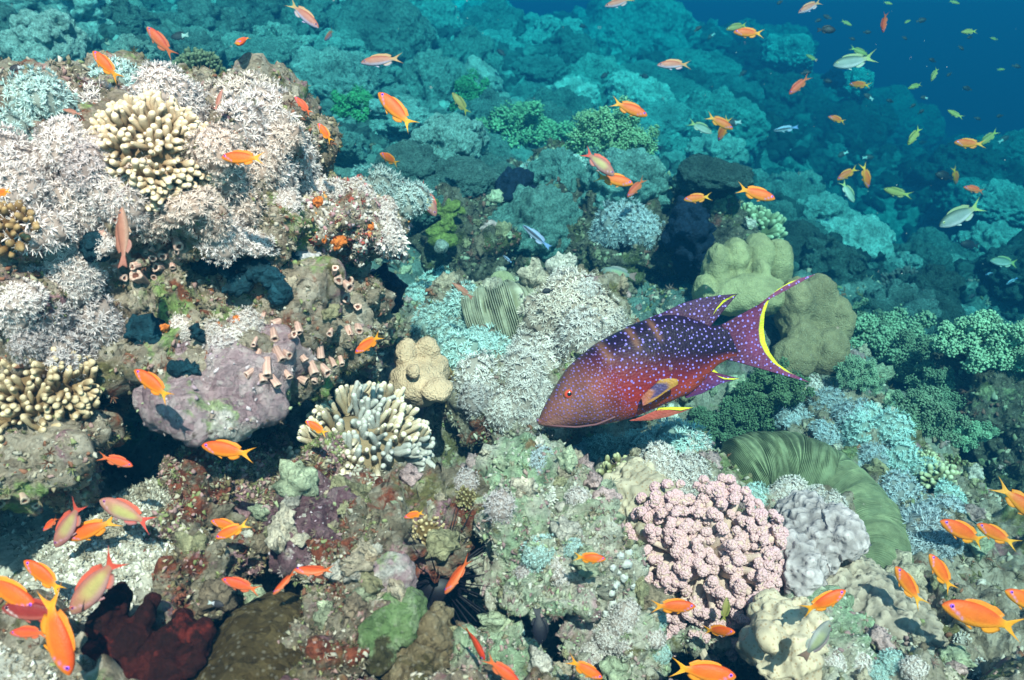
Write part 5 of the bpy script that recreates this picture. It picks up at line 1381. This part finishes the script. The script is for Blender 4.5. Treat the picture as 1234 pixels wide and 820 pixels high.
AN, RE, MA, RO, CH, OL, DA, BI, CLN, BR_, PA, MR = 'anthias', 'red', 'male', 'rosy', 'chromis', 'olive', 'damsel', 'bicolor', 'cleaner', 'brown', 'parrot', 'maroon'
G = 'orange fish schooling over the reef'
FL = [
    # upper left
    (AN, 112, 62, 143, 96, 'orange fish tilted nose up above the cream finger coral', {}),
    (RE, 177, 33, 209, 68, 'red orange fish nose up left of the dark green finger coral', {}),
    (AN, 296, 62, 285, 34, 'orange and yellow fish facing down above the big boulder', dict(yaw=-55, dors='r', L=.07)),
    (RO, 120, -3, 142, 6, 'pinkish fish cut off by the top edge at left', {}),
    (BI, 206, 45, 229, 43, 'half dark half white fish just above the dark green finger coral', dict(L=.06)),
    (BI, 11, 84, 29, 80, 'black fish with a pale tail at the left edge above the soft corals', dict(L=.05)),
    (BR_, 268, 108, 260, 134, 'short dull red fish nosing up at the crest of the big boulder', dict(dors='l', L=.06)),
    (AN, 267, 190, 319, 191, 'orange fish level in front of the white boulder crest', {}),
    (BR_, 75, 132, 98, 138, 'small dull brown fish over the white corals at upper left', dict(L=.05)),
    (RO, 384, 34, 347, 2, 'rosy fish diving at the top edge left of centre', {}),
    (RO, 389, 46, 406, 39, 'tiny pale pink fish below the diving rosy fish', dict(yaw=45, L=.06)),
    (RO, 435, 76, 486, 70, 'rosy brown fish with pale belly level at upper left centre', {}),
    (AN, 456, 112, 500, 157, 'large orange fish tilted nose up left of the teal reef', dict(L=.1)),
    (RE, 355, 117, 375, 138, 'small red fish at the right shoulder of the big boulder', dict(L=.07)),
    (AN, 383, 149, 400, 172, 'small orange fish with yellow tail beside the big boulder', dict(L=.07)),
    (AN, 460, 188, 479, 196, 'tiny orange fish nearly head on above the crusted ledge', dict(yaw=-50, L=.06)),
    (OL, 545, 112, 565, 138, 'slender green fish nose up left of the broccoli corals', dict(L=.07)),
    # upper middle
    (RO, 729, 8, 764, -1, 'rosy fish cut by the top edge above the far reef', {}),
    (RO, 792, 79, 834, 77, 'pale rosy fish level over the far reef', {}),
    (AN, 780, 140, 736, 122, 'orange fish heading right over the right broccoli coral', {}),
    (MA, 740, 212, 703, 180, 'dull pink fish nosing down above an orange one', {}),
    (AN, 884, 39, 921, 41, 'orange fish overlapping an olive fish near the top', {}),
    (OL, 875, 36, 902, 29, 'olive fish tucked behind an orange fish near the top', {}),
    (CH, 858, 161, 830, 146, 'silvery fish with yellow eye nosing down right over far reef', {}),
    (AN, 883, 156, 851, 139, 'orange fish crossing behind another right of the silvery one', {}),
    (AN, 868, 168, 877, 143, 'orange fish nose down crossing another right of the silvery one', dict(dors='l', yaw=30)),
    (AN, 763, 222, 716, 212, 'bright orange fish heading right below the dull pink one', {}),
    (RE, 756, 238, 777, 215, 'red orange fish nose down left, right of the bright orange one', dict(dors='l')),
    (AN, 824, 241, 858, 237, 'orange fish facing left above the navy column', {}),
    (AN, 934, 240, 886, 227, 'orange fish heading right over the dark gully side', {}),
    (MA, 525, 261, 503, 219, 'dull pink and olive fish diving right of the crusted ledge', {}),
    (BR_, 545, 341, 570, 360, 'small brown fish over the cyan soft corals at centre left', dict(L=.07)),
    (AN, 428, 426, 461, 403, 'orange fish with yellow tail beside the beige leather coral', {}),
    (CLN, 630, 272, 664, 300, 'slim dark fish with pale blue edges on the reef wall', dict(L=.09)),
    (PA, 724, 326, 768, 334, 'grey olive fish in front of the dim reef wall', dict(L=.12)),
    # upper right
    (RO, 962, 16, 992, 0, 'red backed white bellied fish at the top edge right of centre', {}),
    (CH, 1004, 79, 1054, 70, 'largest silver green fish over open water at upper right', dict(L=.12)),
    (OL, 1046, 67, 1024, 57, 'dark olive fish just above the large silver green one', {}),
    (RE, 1066, 38, 1065, 16, 'small orange fish hanging head down in open water', dict(dors='l', yaw=20, L=.06)),
    (RE, 951, 114, 975, 92, 'red orange fish nose down left at the far reef edge', {}),
    (AN, 1027, 99, 1046, 106, 'short orange fish below the large silver one', dict(yaw=40)),
    (CLN, 932, 158, 963, 153, 'white fish with black stripes over the far reef at right', dict(L=.1)),
    (AN, 998, 141, 1020, 147, 'small orange fish with violet belly over the far reef', dict(L=.07)),
    (AN, 1150, 172, 1186, 175, 'orange fish touching a green fish over deep water', {}),
    (OL, 1181, 175, 1203, 157, 'green fish touching an orange one over deep water', {}),
    (OL, 1094, 175, 1111, 152, 'slender green fish pointing down over deep water', dict(L=.07)),
    (OL, 1122, 98, 1131, 81, 'small green fish pointing down near upper right', dict(L=.06, dors='l')),
    (OL, 1158, 39, 1178, 38, 'small dark olive fish near the top right', dict(L=.06)),
    (OL, 1142, 133, 1160, 143, 'small dark orange green fish over deep water', dict(L=.06)),
    (OL, 1094, 107, 1112, 101, 'dark green fish in mid water left of the deep blue', dict(L=.06)),
    (AN, 1009, 217, 1034, 202, 'orange fish angled down left above the silvery yellow fish', {}),
    (AN, 1048, 226, 1039, 198, 'orange fish nose down beside another at the gully', dict(dors='r', yaw=20)),
    (CH, 1029, 244, 1015, 217, 'silvery yellow fish nose down under two orange fish', dict(L=.08, dors='r')),
    (OL, 1065, 228, 1098, 237, 'dull orange green fish over the dark gully', {}),
    (AN, 1156, 221, 1147, 203, 'short orange and yellow fish beside a dark fish over deep water', dict(dors='r', yaw=35)),
    (DA, 1127, 210, 1150, 215, 'dark silver fish beside a short orange fish', dict(L=.07)),
    (RE, 1161, 226, 1188, 231, 'small red brown fish with pale belly near the right edge', dict(L=.07)),
    (CH, 1132, 273, 1185, 246, 'silver green fish nosing down left over the gully', dict(L=.12)),
    (CH, 1193, 314, 1229, 318, 'silver green fish level near the right edge', dict(L=.1)),
    (DA, 1157, 294, 1180, 297, 'dark fish with a yellowish face below the silver green one', dict(L=.07)),
    # left foreground
    (BR_, 147, 250, 152, 326, 'slim brown fish standing upright against the tube corals', dict(L=.09, dors='l')),
    (AN, -12, 236, 16, 230, 'orange fish mostly outside the left edge', {}),
    (AN, 162, 446, 209, 482, 'bright orange fish in front of the lilac overhang', {}),
    (AN, 243, 537, 307, 549, 'bright orange fish level before the black hollow', {}),
    (RE, 160, 562, 120, 549, 'red fish heading right out from behind the ledge', {}),
    (MA, 120, 603, 185, 634, 'pale pink fish with red tail over the sand patch', {}),
    (AN, 368, 508, 396, 524, 'small orange fish beside the bleached branching coral', {}),
    (MA, 67, 660, 102, 602, 'pink yellow fish head down over the sand at left', dict(L=.09)),
    (RE, 52, 640, 72, 622, 'small red fish half hidden behind the pink yellow one', dict(L=.08)),
    (AN, 80, 650, 141, 627, 'orange fish angled down left crossing the sand', {}),
    (AN, 29, 676, 80, 714, 'orange fish nose up at lower left above the sand', {}),
    (AN, 44, 734, -28, 690, 'big orange fish entering from the left edge', {}),
    (MR, 2, 733, 90, 742, 'maroon fish with a white edge among the crowded lower left fish', {}),
    (RE, 12, 763, 62, 762, 'red orange fish level below the maroon fish', {}),
    (AN, 84, 814, 50, 712, 'big orange fish head down at the lower left', dict(dors='r')),
    (MA, 86, 740, 150, 665, 'pink fish with yellow flank and red tail head down left', dict(dors='l')),
    (AN, 254, 628, 292, 638, 'orange fish nose left, upper one of a crossed pair', {}),
    (AN, 260, 649, 300, 631, 'orange fish nose down left, lower one of a crossed pair', {}),
    (RE, 267, 698, 314, 713, 'red orange fish nose up near the dark brown dome', {}),
    (RE, 354, 687, 404, 690, 'thin red orange fish level below the purple boulder', dict(roll=55)),
    (RE, 329, 717, 357, 687, 'thin red orange fish nose down below the purple boulder', dict(roll=55)),
    (RE, 536, 716, 567, 671, 'thin red orange fish nose down before the urchin hole', dict(roll=55, dors='l')),
    (RE, 584, 796, 561, 749, 'thin red fish nose down right at the bottom centre', dict(roll=55, dors='r')),
    (RE, 626, 824, 584, 794, 'red fish cut by the bottom edge at centre', {}),
    (AN, 487, 624, 512, 617, 'small orange fish above the tan finger coral on rubble', dict(L=.07)),
    (BI, 270, 730, 250, 726, 'tiny black and white fish over sand near the dark dome', dict(L=.04)),
    # right foreground
    (AN, 730, 674, 691, 672, 'orange fish heading right over the pale green rock', dict(L=.075)),
    (AN, 838, 731, 784, 731, 'orange fish heading right below the pink coral', {}),
    (AN, 882, 757, 850, 764, 'orange fish turned to the camera under the pink coral', dict(yaw=-40, L=.08)),
    (OL, 876, 720, 872, 752, 'grey green slender fish upright in front of the pink coral', dict(dors='r', L=.06)),
    (AN, 726, 818, 684, 796, 'orange fish nose down right at the bottom edge', {}),
    (AN, 887, 816, 808, 804, 'big orange fish at the bottom edge below the tubes', {}),
    (DA, 652, 776, 647, 733, 'black fish with a pale tail hiding in the dark slot', dict(L=.06, dors='r')),
    (AN, 1019, 712, 968, 740, 'orange fish heading up right over the pored coral', {}),
    (AN, 1133, 628, 1192, 657, 'orange fish nose up left, left of an overlapping pair', {}),
    (AN, 1177, 632, 1224, 657, 'orange fish nose up left, right of an overlapping pair', {}),
    (AN, 1079, 683, 1110, 730, 'orange fish nose up beside the end of the ridged coral', {}),
    (AN, 1120, 668, 1149, 714, 'orange fish nose up, upper right of its twin', {}),
    (AN, 1135, 729, 1234, 760, 'largest orange fish near the bottom right corner', dict(L=.1)),
    (AN, 1211, 712, 1272, 742, 'orange fish cut off by the right edge low down', {}),
    (AN, 1256, 628, 1203, 584, 'orange fish leaving through the right edge tail first', {}),
    (PA, 1000, 748, 968, 798, 'grey green fish nose up over the pored coral lump', dict(L=.07, dors='r')),
    (BI, 564, 210, 583, 212, 'black fish with white tail over the reef wall', dict(L=.06)),
    (DA, 653, 352, 667, 350, 'black fish with no white at the top of the white soft corals', dict(L=.035)),
    (DA, 787, 180, 800, 177, 'black fish before the finger coral on the reef wall', dict(L=.06)),
    (BI, 874, 150, 894, 147, 'black and white fish behind the crossed orange pair', dict(L=.07)),
    (CLN, 606, 308, 617, 317, 'tiny whitish fish at the right end of the olive cup coral', dict(L=.05)),
]
for kd, hx, hy, tx, ty, lab, kw in FL:
    fish(kd, hx, hy, tx, ty, lab, group=G if kd in (AN, RE) else None, **kw)
for k, (px, py, l_, kd) in enumerate([(703, 32, 9, DA), (841, 35, 10, DA), (857, 44, 10, BI), (729, 91, 11, DA), (776, 92, 11, DA), (895, 89, 11, DA), (604, 64, 12, DA), (997, 21, 10, DA), (986, 25, 8, DA), (996, 36, 20, DA), (1027, 47, 7, DA), (1045, 39, 9, DA), (1110, 25, 12, DA), (1094, 26, 9, OL),
        (1169, 45, 7, DA), (1158, 58, 8, DA), (1124, 73, 9, DA), (1166, 107, 11, DA), (997, 98, 11, DA), (971, 88, 12, DA), (1047, 117, 13, BI), (1073, 122, 9, DA), (1100, 128, 8, DA), (1110, 135, 8, DA), (1114, 118, 9, BI), (1225, 80, 10, DA), (1210, 168, 13, BI), (1016, 186, 13, BI), (1046, 190, 13, BI),
        (1020, 28, 13, OL), (1070, 4, 10, OL), (1171, 358, 10, DA), (1192, 330, 9, CLN), (1219, 339, 14, CLN), (940, 3, 8, DA), (1144, 90, 7, DA), (1205, 140, 8, DA), (1178, 143, 8, DA), (1060, 160, 8, DA), (1112, 172, 9, DA), (978, 70, 14, OL), (1090, 46, 7, DA), (1198, 47, 9, OL), (1206, 84, 9, OL), (1150, 3, 12, OL), (640, 142, 9, DA)]):
    a = random.uniform(-.7, .7) + (math.pi if random.random() < .5 else 0)
    dx, dy = math.cos(a) * l_ * .55, math.sin(a) * l_ * .55
    lb = {DA: 'tiny black fish hanging over the far reef and blue water', BI: 'tiny black and white fish over the far reef', OL: 'tiny olive fish in the distant blue water', CLN: 'tiny pale fish near the right edge gully'}[kd]
    o = fish(kd, px - dx, py - dy, px + dx, py + dy, lb, L=.06, group='distant ' + NAME[kd].replace('_', ' '), simple=True)

# ------------------------------------------------------------------ the grouper
def grouper():
    t = 1.22
    sc = t / FPX
    Z = lambda pts: np.array([(640 + x * 360 / 1234, 320 + y * 360 / 1234) for x, y in pts])
    top = Z([(28, 648), (40, 612), (62, 568), (100, 502), (150, 425), (210, 370), (270, 322), (340, 284), (420, 246), (500, 216), (575, 200), (640, 205), (700, 225), (745, 248), (800, 246), (850, 226)])
    bot = Z([(28, 660), (80, 672), (180, 669), (280, 662), (350, 648), (430, 628), (520, 592), (600, 558), (670, 530), (720, 485), (760, 440), (790, 408), (840, 386), (880, 392)])
    ang = R_(23)
    O = np.array([649.0, 511.0])
    def loc(p):
        p = np.asarray(p, float)
        dx, dy = (p[:, 0] - O[0]) * sc, -(p[:, 1] - O[1]) * sc
        return np.stack([dx * math.cos(ang) + dy * math.sin(ang), -dx * math.sin(ang) + dy * math.cos(ang)], 1)
    tl, bl = loc(top), loc(bot)
    xe = loc(Z([(845, 305)]))[0, 0]
    xs = np.concatenate([[0.0, 0.004, 0.012], np.linspace(0.025, xe, 26)])
    tz = np.interp(xs, tl[:, 0], tl[:, 1]); bz = np.interp(xs, bl[:, 0], bl[:, 1])
    tz[0] = bz[0] + 0.012
    f = xs / xe
    wd = 0.052 * np.interp(f, [0, .03, .1, .25, .42, .6, .8, .95, 1.0], [.12, .3, .55, .85, 1.0, .88, .5, .22, .14])
    root = empty('grouper')
    u = CR * math.cos(ang) + CU * math.sin(ang); v = CR * -math.sin(ang) + CU * math.cos(ang)
    root.matrix_world = Matrix.Translation(P(O[0], O[1], t)) @ Matrix((u, CF, v)).transposed().to_4x4() @ Matrix.Rotation(R_(4), 4, 'Z')
    tag(root, 'large red and purple spotted grouper with yellow edged lyre tail', 'fish')
    # skin: red belly, dark purple back, orange-brown head, violet-blue spots
    m, nt, b = new_mat('grouper_skin', 0.5, 0.18)
    co = objco(nt)
    a = nt.nodes.new('ShaderNodeAttribute'); a.attribute_name = 'Col'
    sp = nt.nodes.new('ShaderNodeSeparateXYZ'); nt.links.new(co, sp.inputs[0])
    cb = nt.nodes.new('ShaderNodeCombineXYZ'); nt.links.new(sp.outputs[0], cb.inputs[0]); nt.links.new(sp.outputs[2], cb.inputs[1])
    n1 = noise_n(nt, co, 28, 5, 0.6)
    base = mix(nt, 1.0, a.outputs['Color'], ramp(nt, n1.outputs['Fac'], [(0.3, 0.72), (0.7, 1.3)]), 'MULTIPLY')
    v1 = voro(nt, cb.outputs[0], 122, rand=0.8, dims='2D'); v2 = voro(nt, cb.outputs[0], 180, rand=0.75, dims='2D')
    s1 = ramp(nt, v1.outputs['Distance'], [(0.15, 1.0), (0.23, 0.0)]); s2 = ramp(nt, v2.outputs['Distance'], [(0.17, 1.0), (0.27, 0.0)])
    fx = nt.nodes.new('ShaderNodeMapRange'); nt.links.new(sp.outputs[0], fx.inputs[0])
    fx.inputs[1].default_value = 0.12; fx.inputs[2].default_value = 0.135
    def varied(v, lo, hi):     # every spot its own size
        sc = nt.nodes.new('ShaderNodeSeparateColor'); nt.links.new(v.outputs['Color'], sc.inputs[0])
        m1 = nt.nodes.new('ShaderNodeMapRange'); nt.links.new(sc.outputs[0], m1.inputs[0]); m1.inputs[3].default_value = 0.75; m1.inputs[4].default_value = 1.45
        m2 = nt.nodes.new('ShaderNodeMath'); m2.operation = 'MULTIPLY'; nt.links.new(v.outputs['Distance'], m2.inputs[0]); nt.links.new(m1.outputs[0], m2.inputs[1])
        return ramp(nt, m2.outputs[0], [(lo, 1.0), (hi, 0.0)])
    s1, s2 = varied(v1, .12, .205), varied(v2, .14, .25)
    spots = mix(nt, fx.outputs[0], s2, s1)
    sc_ = mix(nt, fx.outputs[0], (0.23, 0.14, 0.42), (0.25, 0.18, 0.62))
    al = nt.nodes.new('ShaderNodeAttribute'); al.attribute_name = 'spot'
    spf = mix(nt, 1.0, spots, al.outputs['Color'], 'MULTIPLY')
    nt.links.new(mix(nt, spf, base, sc_), b.inputs['Base Color'])
    vb = voro(nt, co, 300); bump(nt, b, vb.outputs['Distance'], 0.35, 0.0025)
    RED, DK, HEADC, LIP, YEL = np.array((.23, .02, .018)), np.array((.014, .0045, .019)), np.array((.19, .075, .06)), np.array((.42, .17, .13)), np.array((.62, .6, .03))
    def colf(V, vv):
        fx_ = V[:, 0] / xe
        k = ss(fx_ + vv * .38, .27, .78)
        C = RED + (DK - RED) * k[:, None]
        hd = ss(-fx_ - vv * .05, -.42, -.2)
        C = C + (HEADC - C) * (hd * .9)[:, None]
        bl_ = ss(-vv, .5, .95)[:, None]; C = C + (np.array((.46, .07, .03)) - C) * bl_ * .6 * (1 - hd)[:, None]
        lp = ss(-fx_, -.16, -.02) * ss(-vv, .0, .55)
        C = C + (LIP - C) * lp[:, None]
        for c0, w_ in ((.40, .02), (.55, .016), (.66, .013)):   # brown saddles on the back
            C = C + (np.array((.3, .12, .06)) - C) * (np.exp(-((fx_ - c0) / w_) ** 2) * ss(vv, .35, .6) * .5)[:, None]
        return np.clip(C, 0, 1)
    V, T, Q, C = body_mesh(xs, tz, bz, wd, colf, ns=170, nr=72, expo=2.3)
    # gill cover: the cheek plate stands a little proud of the body behind a curved edge; a raised lateral line
    gx = 0.128 - 3.2 * (V[:, 2] - 0.02) ** 2
    lift = 0.0035 * ss(gx - V[:, 0], -.0015, .0015) * ss(V[:, 0], .02, .09) * ss(-np.abs(V[:, 2] - .015), -.06, -.03)
    ll = np.interp(V[:, 0], [.1, .2, .32, xe], [.05, .068, .06, .03])
    lift = lift + 0.0012 * np.exp(-((V[:, 2] - ll) / .0018) ** 2) * ss(V[:, 0], .11, .14)
    V[:, 1] += np.sign(V[:, 1]) * lift
    def add(name, V, T, Q, C, spot, par=root, mat_=m):
        me = mesh_np(name, V, T, Q, C)
        at = me.color_attributes.new('spot', 'FLOAT_COLOR', 'POINT')
        q = np.ones((len(V), 4), np.float32); q[:, :3] = np.asarray(spot, np.float32).reshape(-1, 1) if np.ndim(spot) else spot
        at.data.foreach_set('color', q.ravel())
        return link(name, me, mat_, par)
    fr_ = V[:, 0] / xe
    lipm = 1 - ss(-fr_, -.2, -.06) * ss(-V[:, 2], -.012, .004) * .9
    bodyo = add('body', V, T, Q, C, np.clip(lipm, 0, 1))
    def resamp(p, n):
        p = np.asarray(p, float); d = np.concatenate([[0], np.cumsum(np.linalg.norm(np.diff(p, axis=0), axis=1))]); s = np.linspace(0, d[-1], n)
        return np.stack([np.interp(s, d, p[:, 0]), np.interp(s, d, p[:, 1])], 1)
    def fin(name, base, edge, th_, cb_, ce_, rimw=None, nv=24, n=40, spot=1.0, y=0.0):
        Bp, Ep = resamp(loc(Z(base)), n), resamp(loc(Z(edge)), n)
        V, Q, C = fin_mesh(Bp, Ep, th_, cb_, ce_, nv, name)
        V[:, 1] += y
        s_ = np.full(len(V), spot)
        if rimw is not None:
            f0, f1, wf = rimw                       # yellow margin between edge fractions f0..f1, width wf of the fin
            jj = np.tile(np.repeat(np.linspace(0, 1, nv), n), 2); ii_ = np.tile(np.linspace(0, 1, n), nv * 2)
            L = np.linalg.norm(Ep - Bp, axis=1); dist = (1 - jj) * np.tile(L, nv * 2)
            msk = ss(-dist, -wf * 1.25, -wf * .9) * ss(ii_, f0 - .04, f0 + .02) * ss(-ii_, -f1 - .02, -f1 + .04)
            C = C + (YEL - C) * msk[:, None]; s_ = s_ * (1 - msk)
        return add(name, V, None, Q, C, s_)
    fin('tail_fin', [(800, 246), (815, 270), (825, 300), (828, 330), (830, 360), (825, 388)],
        [(1212, 28), (1150, 44), (1100, 62), (1045, 95), (1008, 140), (990, 195), (985, 255), (992, 315), (1012, 362), (1045, 408), (1100, 446), (1185, 488)],
        .006, (.07, .012, .035), (.16, .03, .09), (.14, .88, .0078), 60, 80)
    fin('dorsal_fin', [(400, 262), (500, 228), (575, 212), (640, 218), (700, 238), (748, 256)],
        [(400, 252), (480, 222), (560, 190), (640, 152), (710, 132), (790, 120), (876, 112)], .005, (.05, .010, .03), (.035, .01, .05), None)
    # trailing edge of the dorsal fin carries a yellow band
    fin('dorsal_margin', [(742, 258), (760, 212), (780, 175), (808, 142), (850, 121)], [(757, 248), (777, 212), (797, 180), (822, 150), (874, 113)], .0035, YEL, YEL, None, 4, 24, 0.0)
    fin('dorsal_web', [(640, 216), (690, 232), (742, 255), (745, 254)], [(800, 122), (840, 117), (850, 121), (745, 250)], .004, (.05, .010, .03), (.035, .01, .05), None)
    fin('anal_fin', [(640, 532), (690, 505), (730, 465), (758, 440)], [(650, 552), (720, 532), (800, 490), (882, 470)], .004, (.14, .02, .05), (.1, .03, .12), None)
    fin('anal_margin', [(754, 440), (775, 455), (810, 472), (850, 474)], [(766, 428), (790, 448), (825, 464), (882, 470)], .003, YEL, YEL, None, 4, 24, 0.0)
    fin('pelvic_fin', [(400, 640), (450, 625), (500, 604), (525, 592)], [(480, 640), (560, 625), (620, 606), (664, 588)], .004, (.42, .07, .05), (.35, .09, .06), None, spot=0.0, y=-.02)
    fin('pelvic_margin', [(512, 598), (560, 594), (610, 598)], [(520, 588), (570, 584), (664, 587)], .003, YEL, YEL, None, 4, 20, 0.0, y=-.021)
    # pectoral fin: fan from the gill, purple centre, orange edge, standing off the flank
    Bp, Ep = resamp(loc(Z([(432, 575), (428, 545), (440, 525)])), 20), resamp(loc(Z([(470, 558), (520, 522), (572, 488), (570, 468), (540, 464), (500, 470)])), 20)
    V, Q, C = fin_mesh(Bp, Ep, .0025, (.3, .07, .05), (.4, .2, .03), 16)
    jj = np.tile(np.repeat(np.linspace(0, 1, 16), 20), 2); ii_ = np.tile(np.linspace(0, 1, 20), 32)
    mk = ss(jj, .25, .4) * ss(-jj, -.8, -.66) * ss(ii_, .2, .35)
    C = C + (np.array((.07, .04, .11)) - C) * mk[:, None]
    x0 = V[:, 0].min()
    V[:, 1] -= .0545 + (V[:, 0] - x0) * .12
    add('pectoral_fin', V, None, Q, C, np.full(len(V), .15))
    # eye: red ring, black pupil
    ec = loc(Z([(146, 528)]))[0]
    wy = float(np.interp(ec[0], xs, wd))
    v_, t_ = ico(4)
    ca = -v_[:, 1]
    C = np.where((ca > .9)[:, None], np.array([[.003, .003, .004]]), np.where((ca > .55)[:, None], np.array([[.62, .06, .03]]), np.array([[.34, .12, .05]])))
    for sg in (-1, 1):
        c2 = C if sg < 0 else C[:]
        vv_ = v_ * np.array([.0085, .0055 * -sg, .0072])
        e = mesh_np('eye', vv_ + np.array([ec[0], sg * wy * .9, ec[1]]), t_ if sg < 0 else t_[:, ::-1], col=c2)
        link('eye', e, M_eye, root)
    # mouth line
    mp_ = loc(Z([(32, 652), (90, 660), (180, 664), (260, 652), (330, 622)]))
    mp_ = resamp(mp_, 16)
    yb = -np.interp(mp_[:, 0], xs, wd) * np.array([.7] * 16)
    V2, T2, Q2, s2_ = tube_path(np.stack([mp_[:, 0], yb, mp_[:, 1]], 1), [.0016] * 16, 6)
    link('mouth', mesh_np('mouth', V2, T2, Q2, np.tile(np.array((.16, .06, .07)), (len(V2), 1))), M_fish, root)
    return root
grouper()

mb = MB()
r5 = np.random.default_rng(21)
N = 420
t5 = .45 + 3.5 * r5.random(N) ** 1.3
pos = np.array([tuple(P(a, b, c)) for a, b, c in zip(r5.uniform(-200, 1434, N), r5.uniform(0, 640, N), t5)])
v, t = ico(1)
mb.add_many(v, t, pos, rand_rot(N, r5) * (r5.uniform(.0002, .0007, N) * np.clip(t5, .7, 2.5))[:, None, None] * r5.uniform(.5, 1.3, (N, 1, 3)), np.tile((.7, .7, .66), (N, 1)) * r5.uniform(.4, 1, (N, 1)))
tag(link('drifting_particles', mb.mesh('drifting_particles'), M_turf), 'pale specks drifting in the water', 'plankton', None, 'stuff')

# ------------------------------------------------------------------ the water
hz = bpy.data.materials.new('sea_water')
hz.use_nodes = True
nt = hz.node_tree
for n in list(nt.nodes):
    if n.type == 'BSDF_PRINCIPLED': nt.nodes.remove(n)
pv = nt.nodes.new('ShaderNodeVolumePrincipled')
pv.inputs['Color'].default_value = (0.0015, 0.020, 0.044, 1)
pv.inputs['Density'].default_value = 0.72
pv.inputs['Absorption Color'].default_value = (0.105, 0.735, 0.775, 1)
pv.inputs['Anisotropy'].default_value = 0.0
nt.links.new(pv.outputs[0], nt.nodes['Material Output'].inputs['Volume'])
bot_z = float(gV[:, 2].min()) - 1.0
V, F = [], [(0, 1, 3, 2), (4, 6, 7, 5), (0, 4, 5, 1), (2, 3, 7, 6), (0, 2, 6, 4), (1, 5, 7, 3)]
for x in (-50, 50):
    for y in (-3, 50):
        for z in (bot_z, 0.22): V.append((x, y, z))
hb = link('haze', mesh_np('haze', V, quads=F, smooth=False), hz)
tag(hb, 'blue green sea water around the reef', 'water', None, 'stuff')
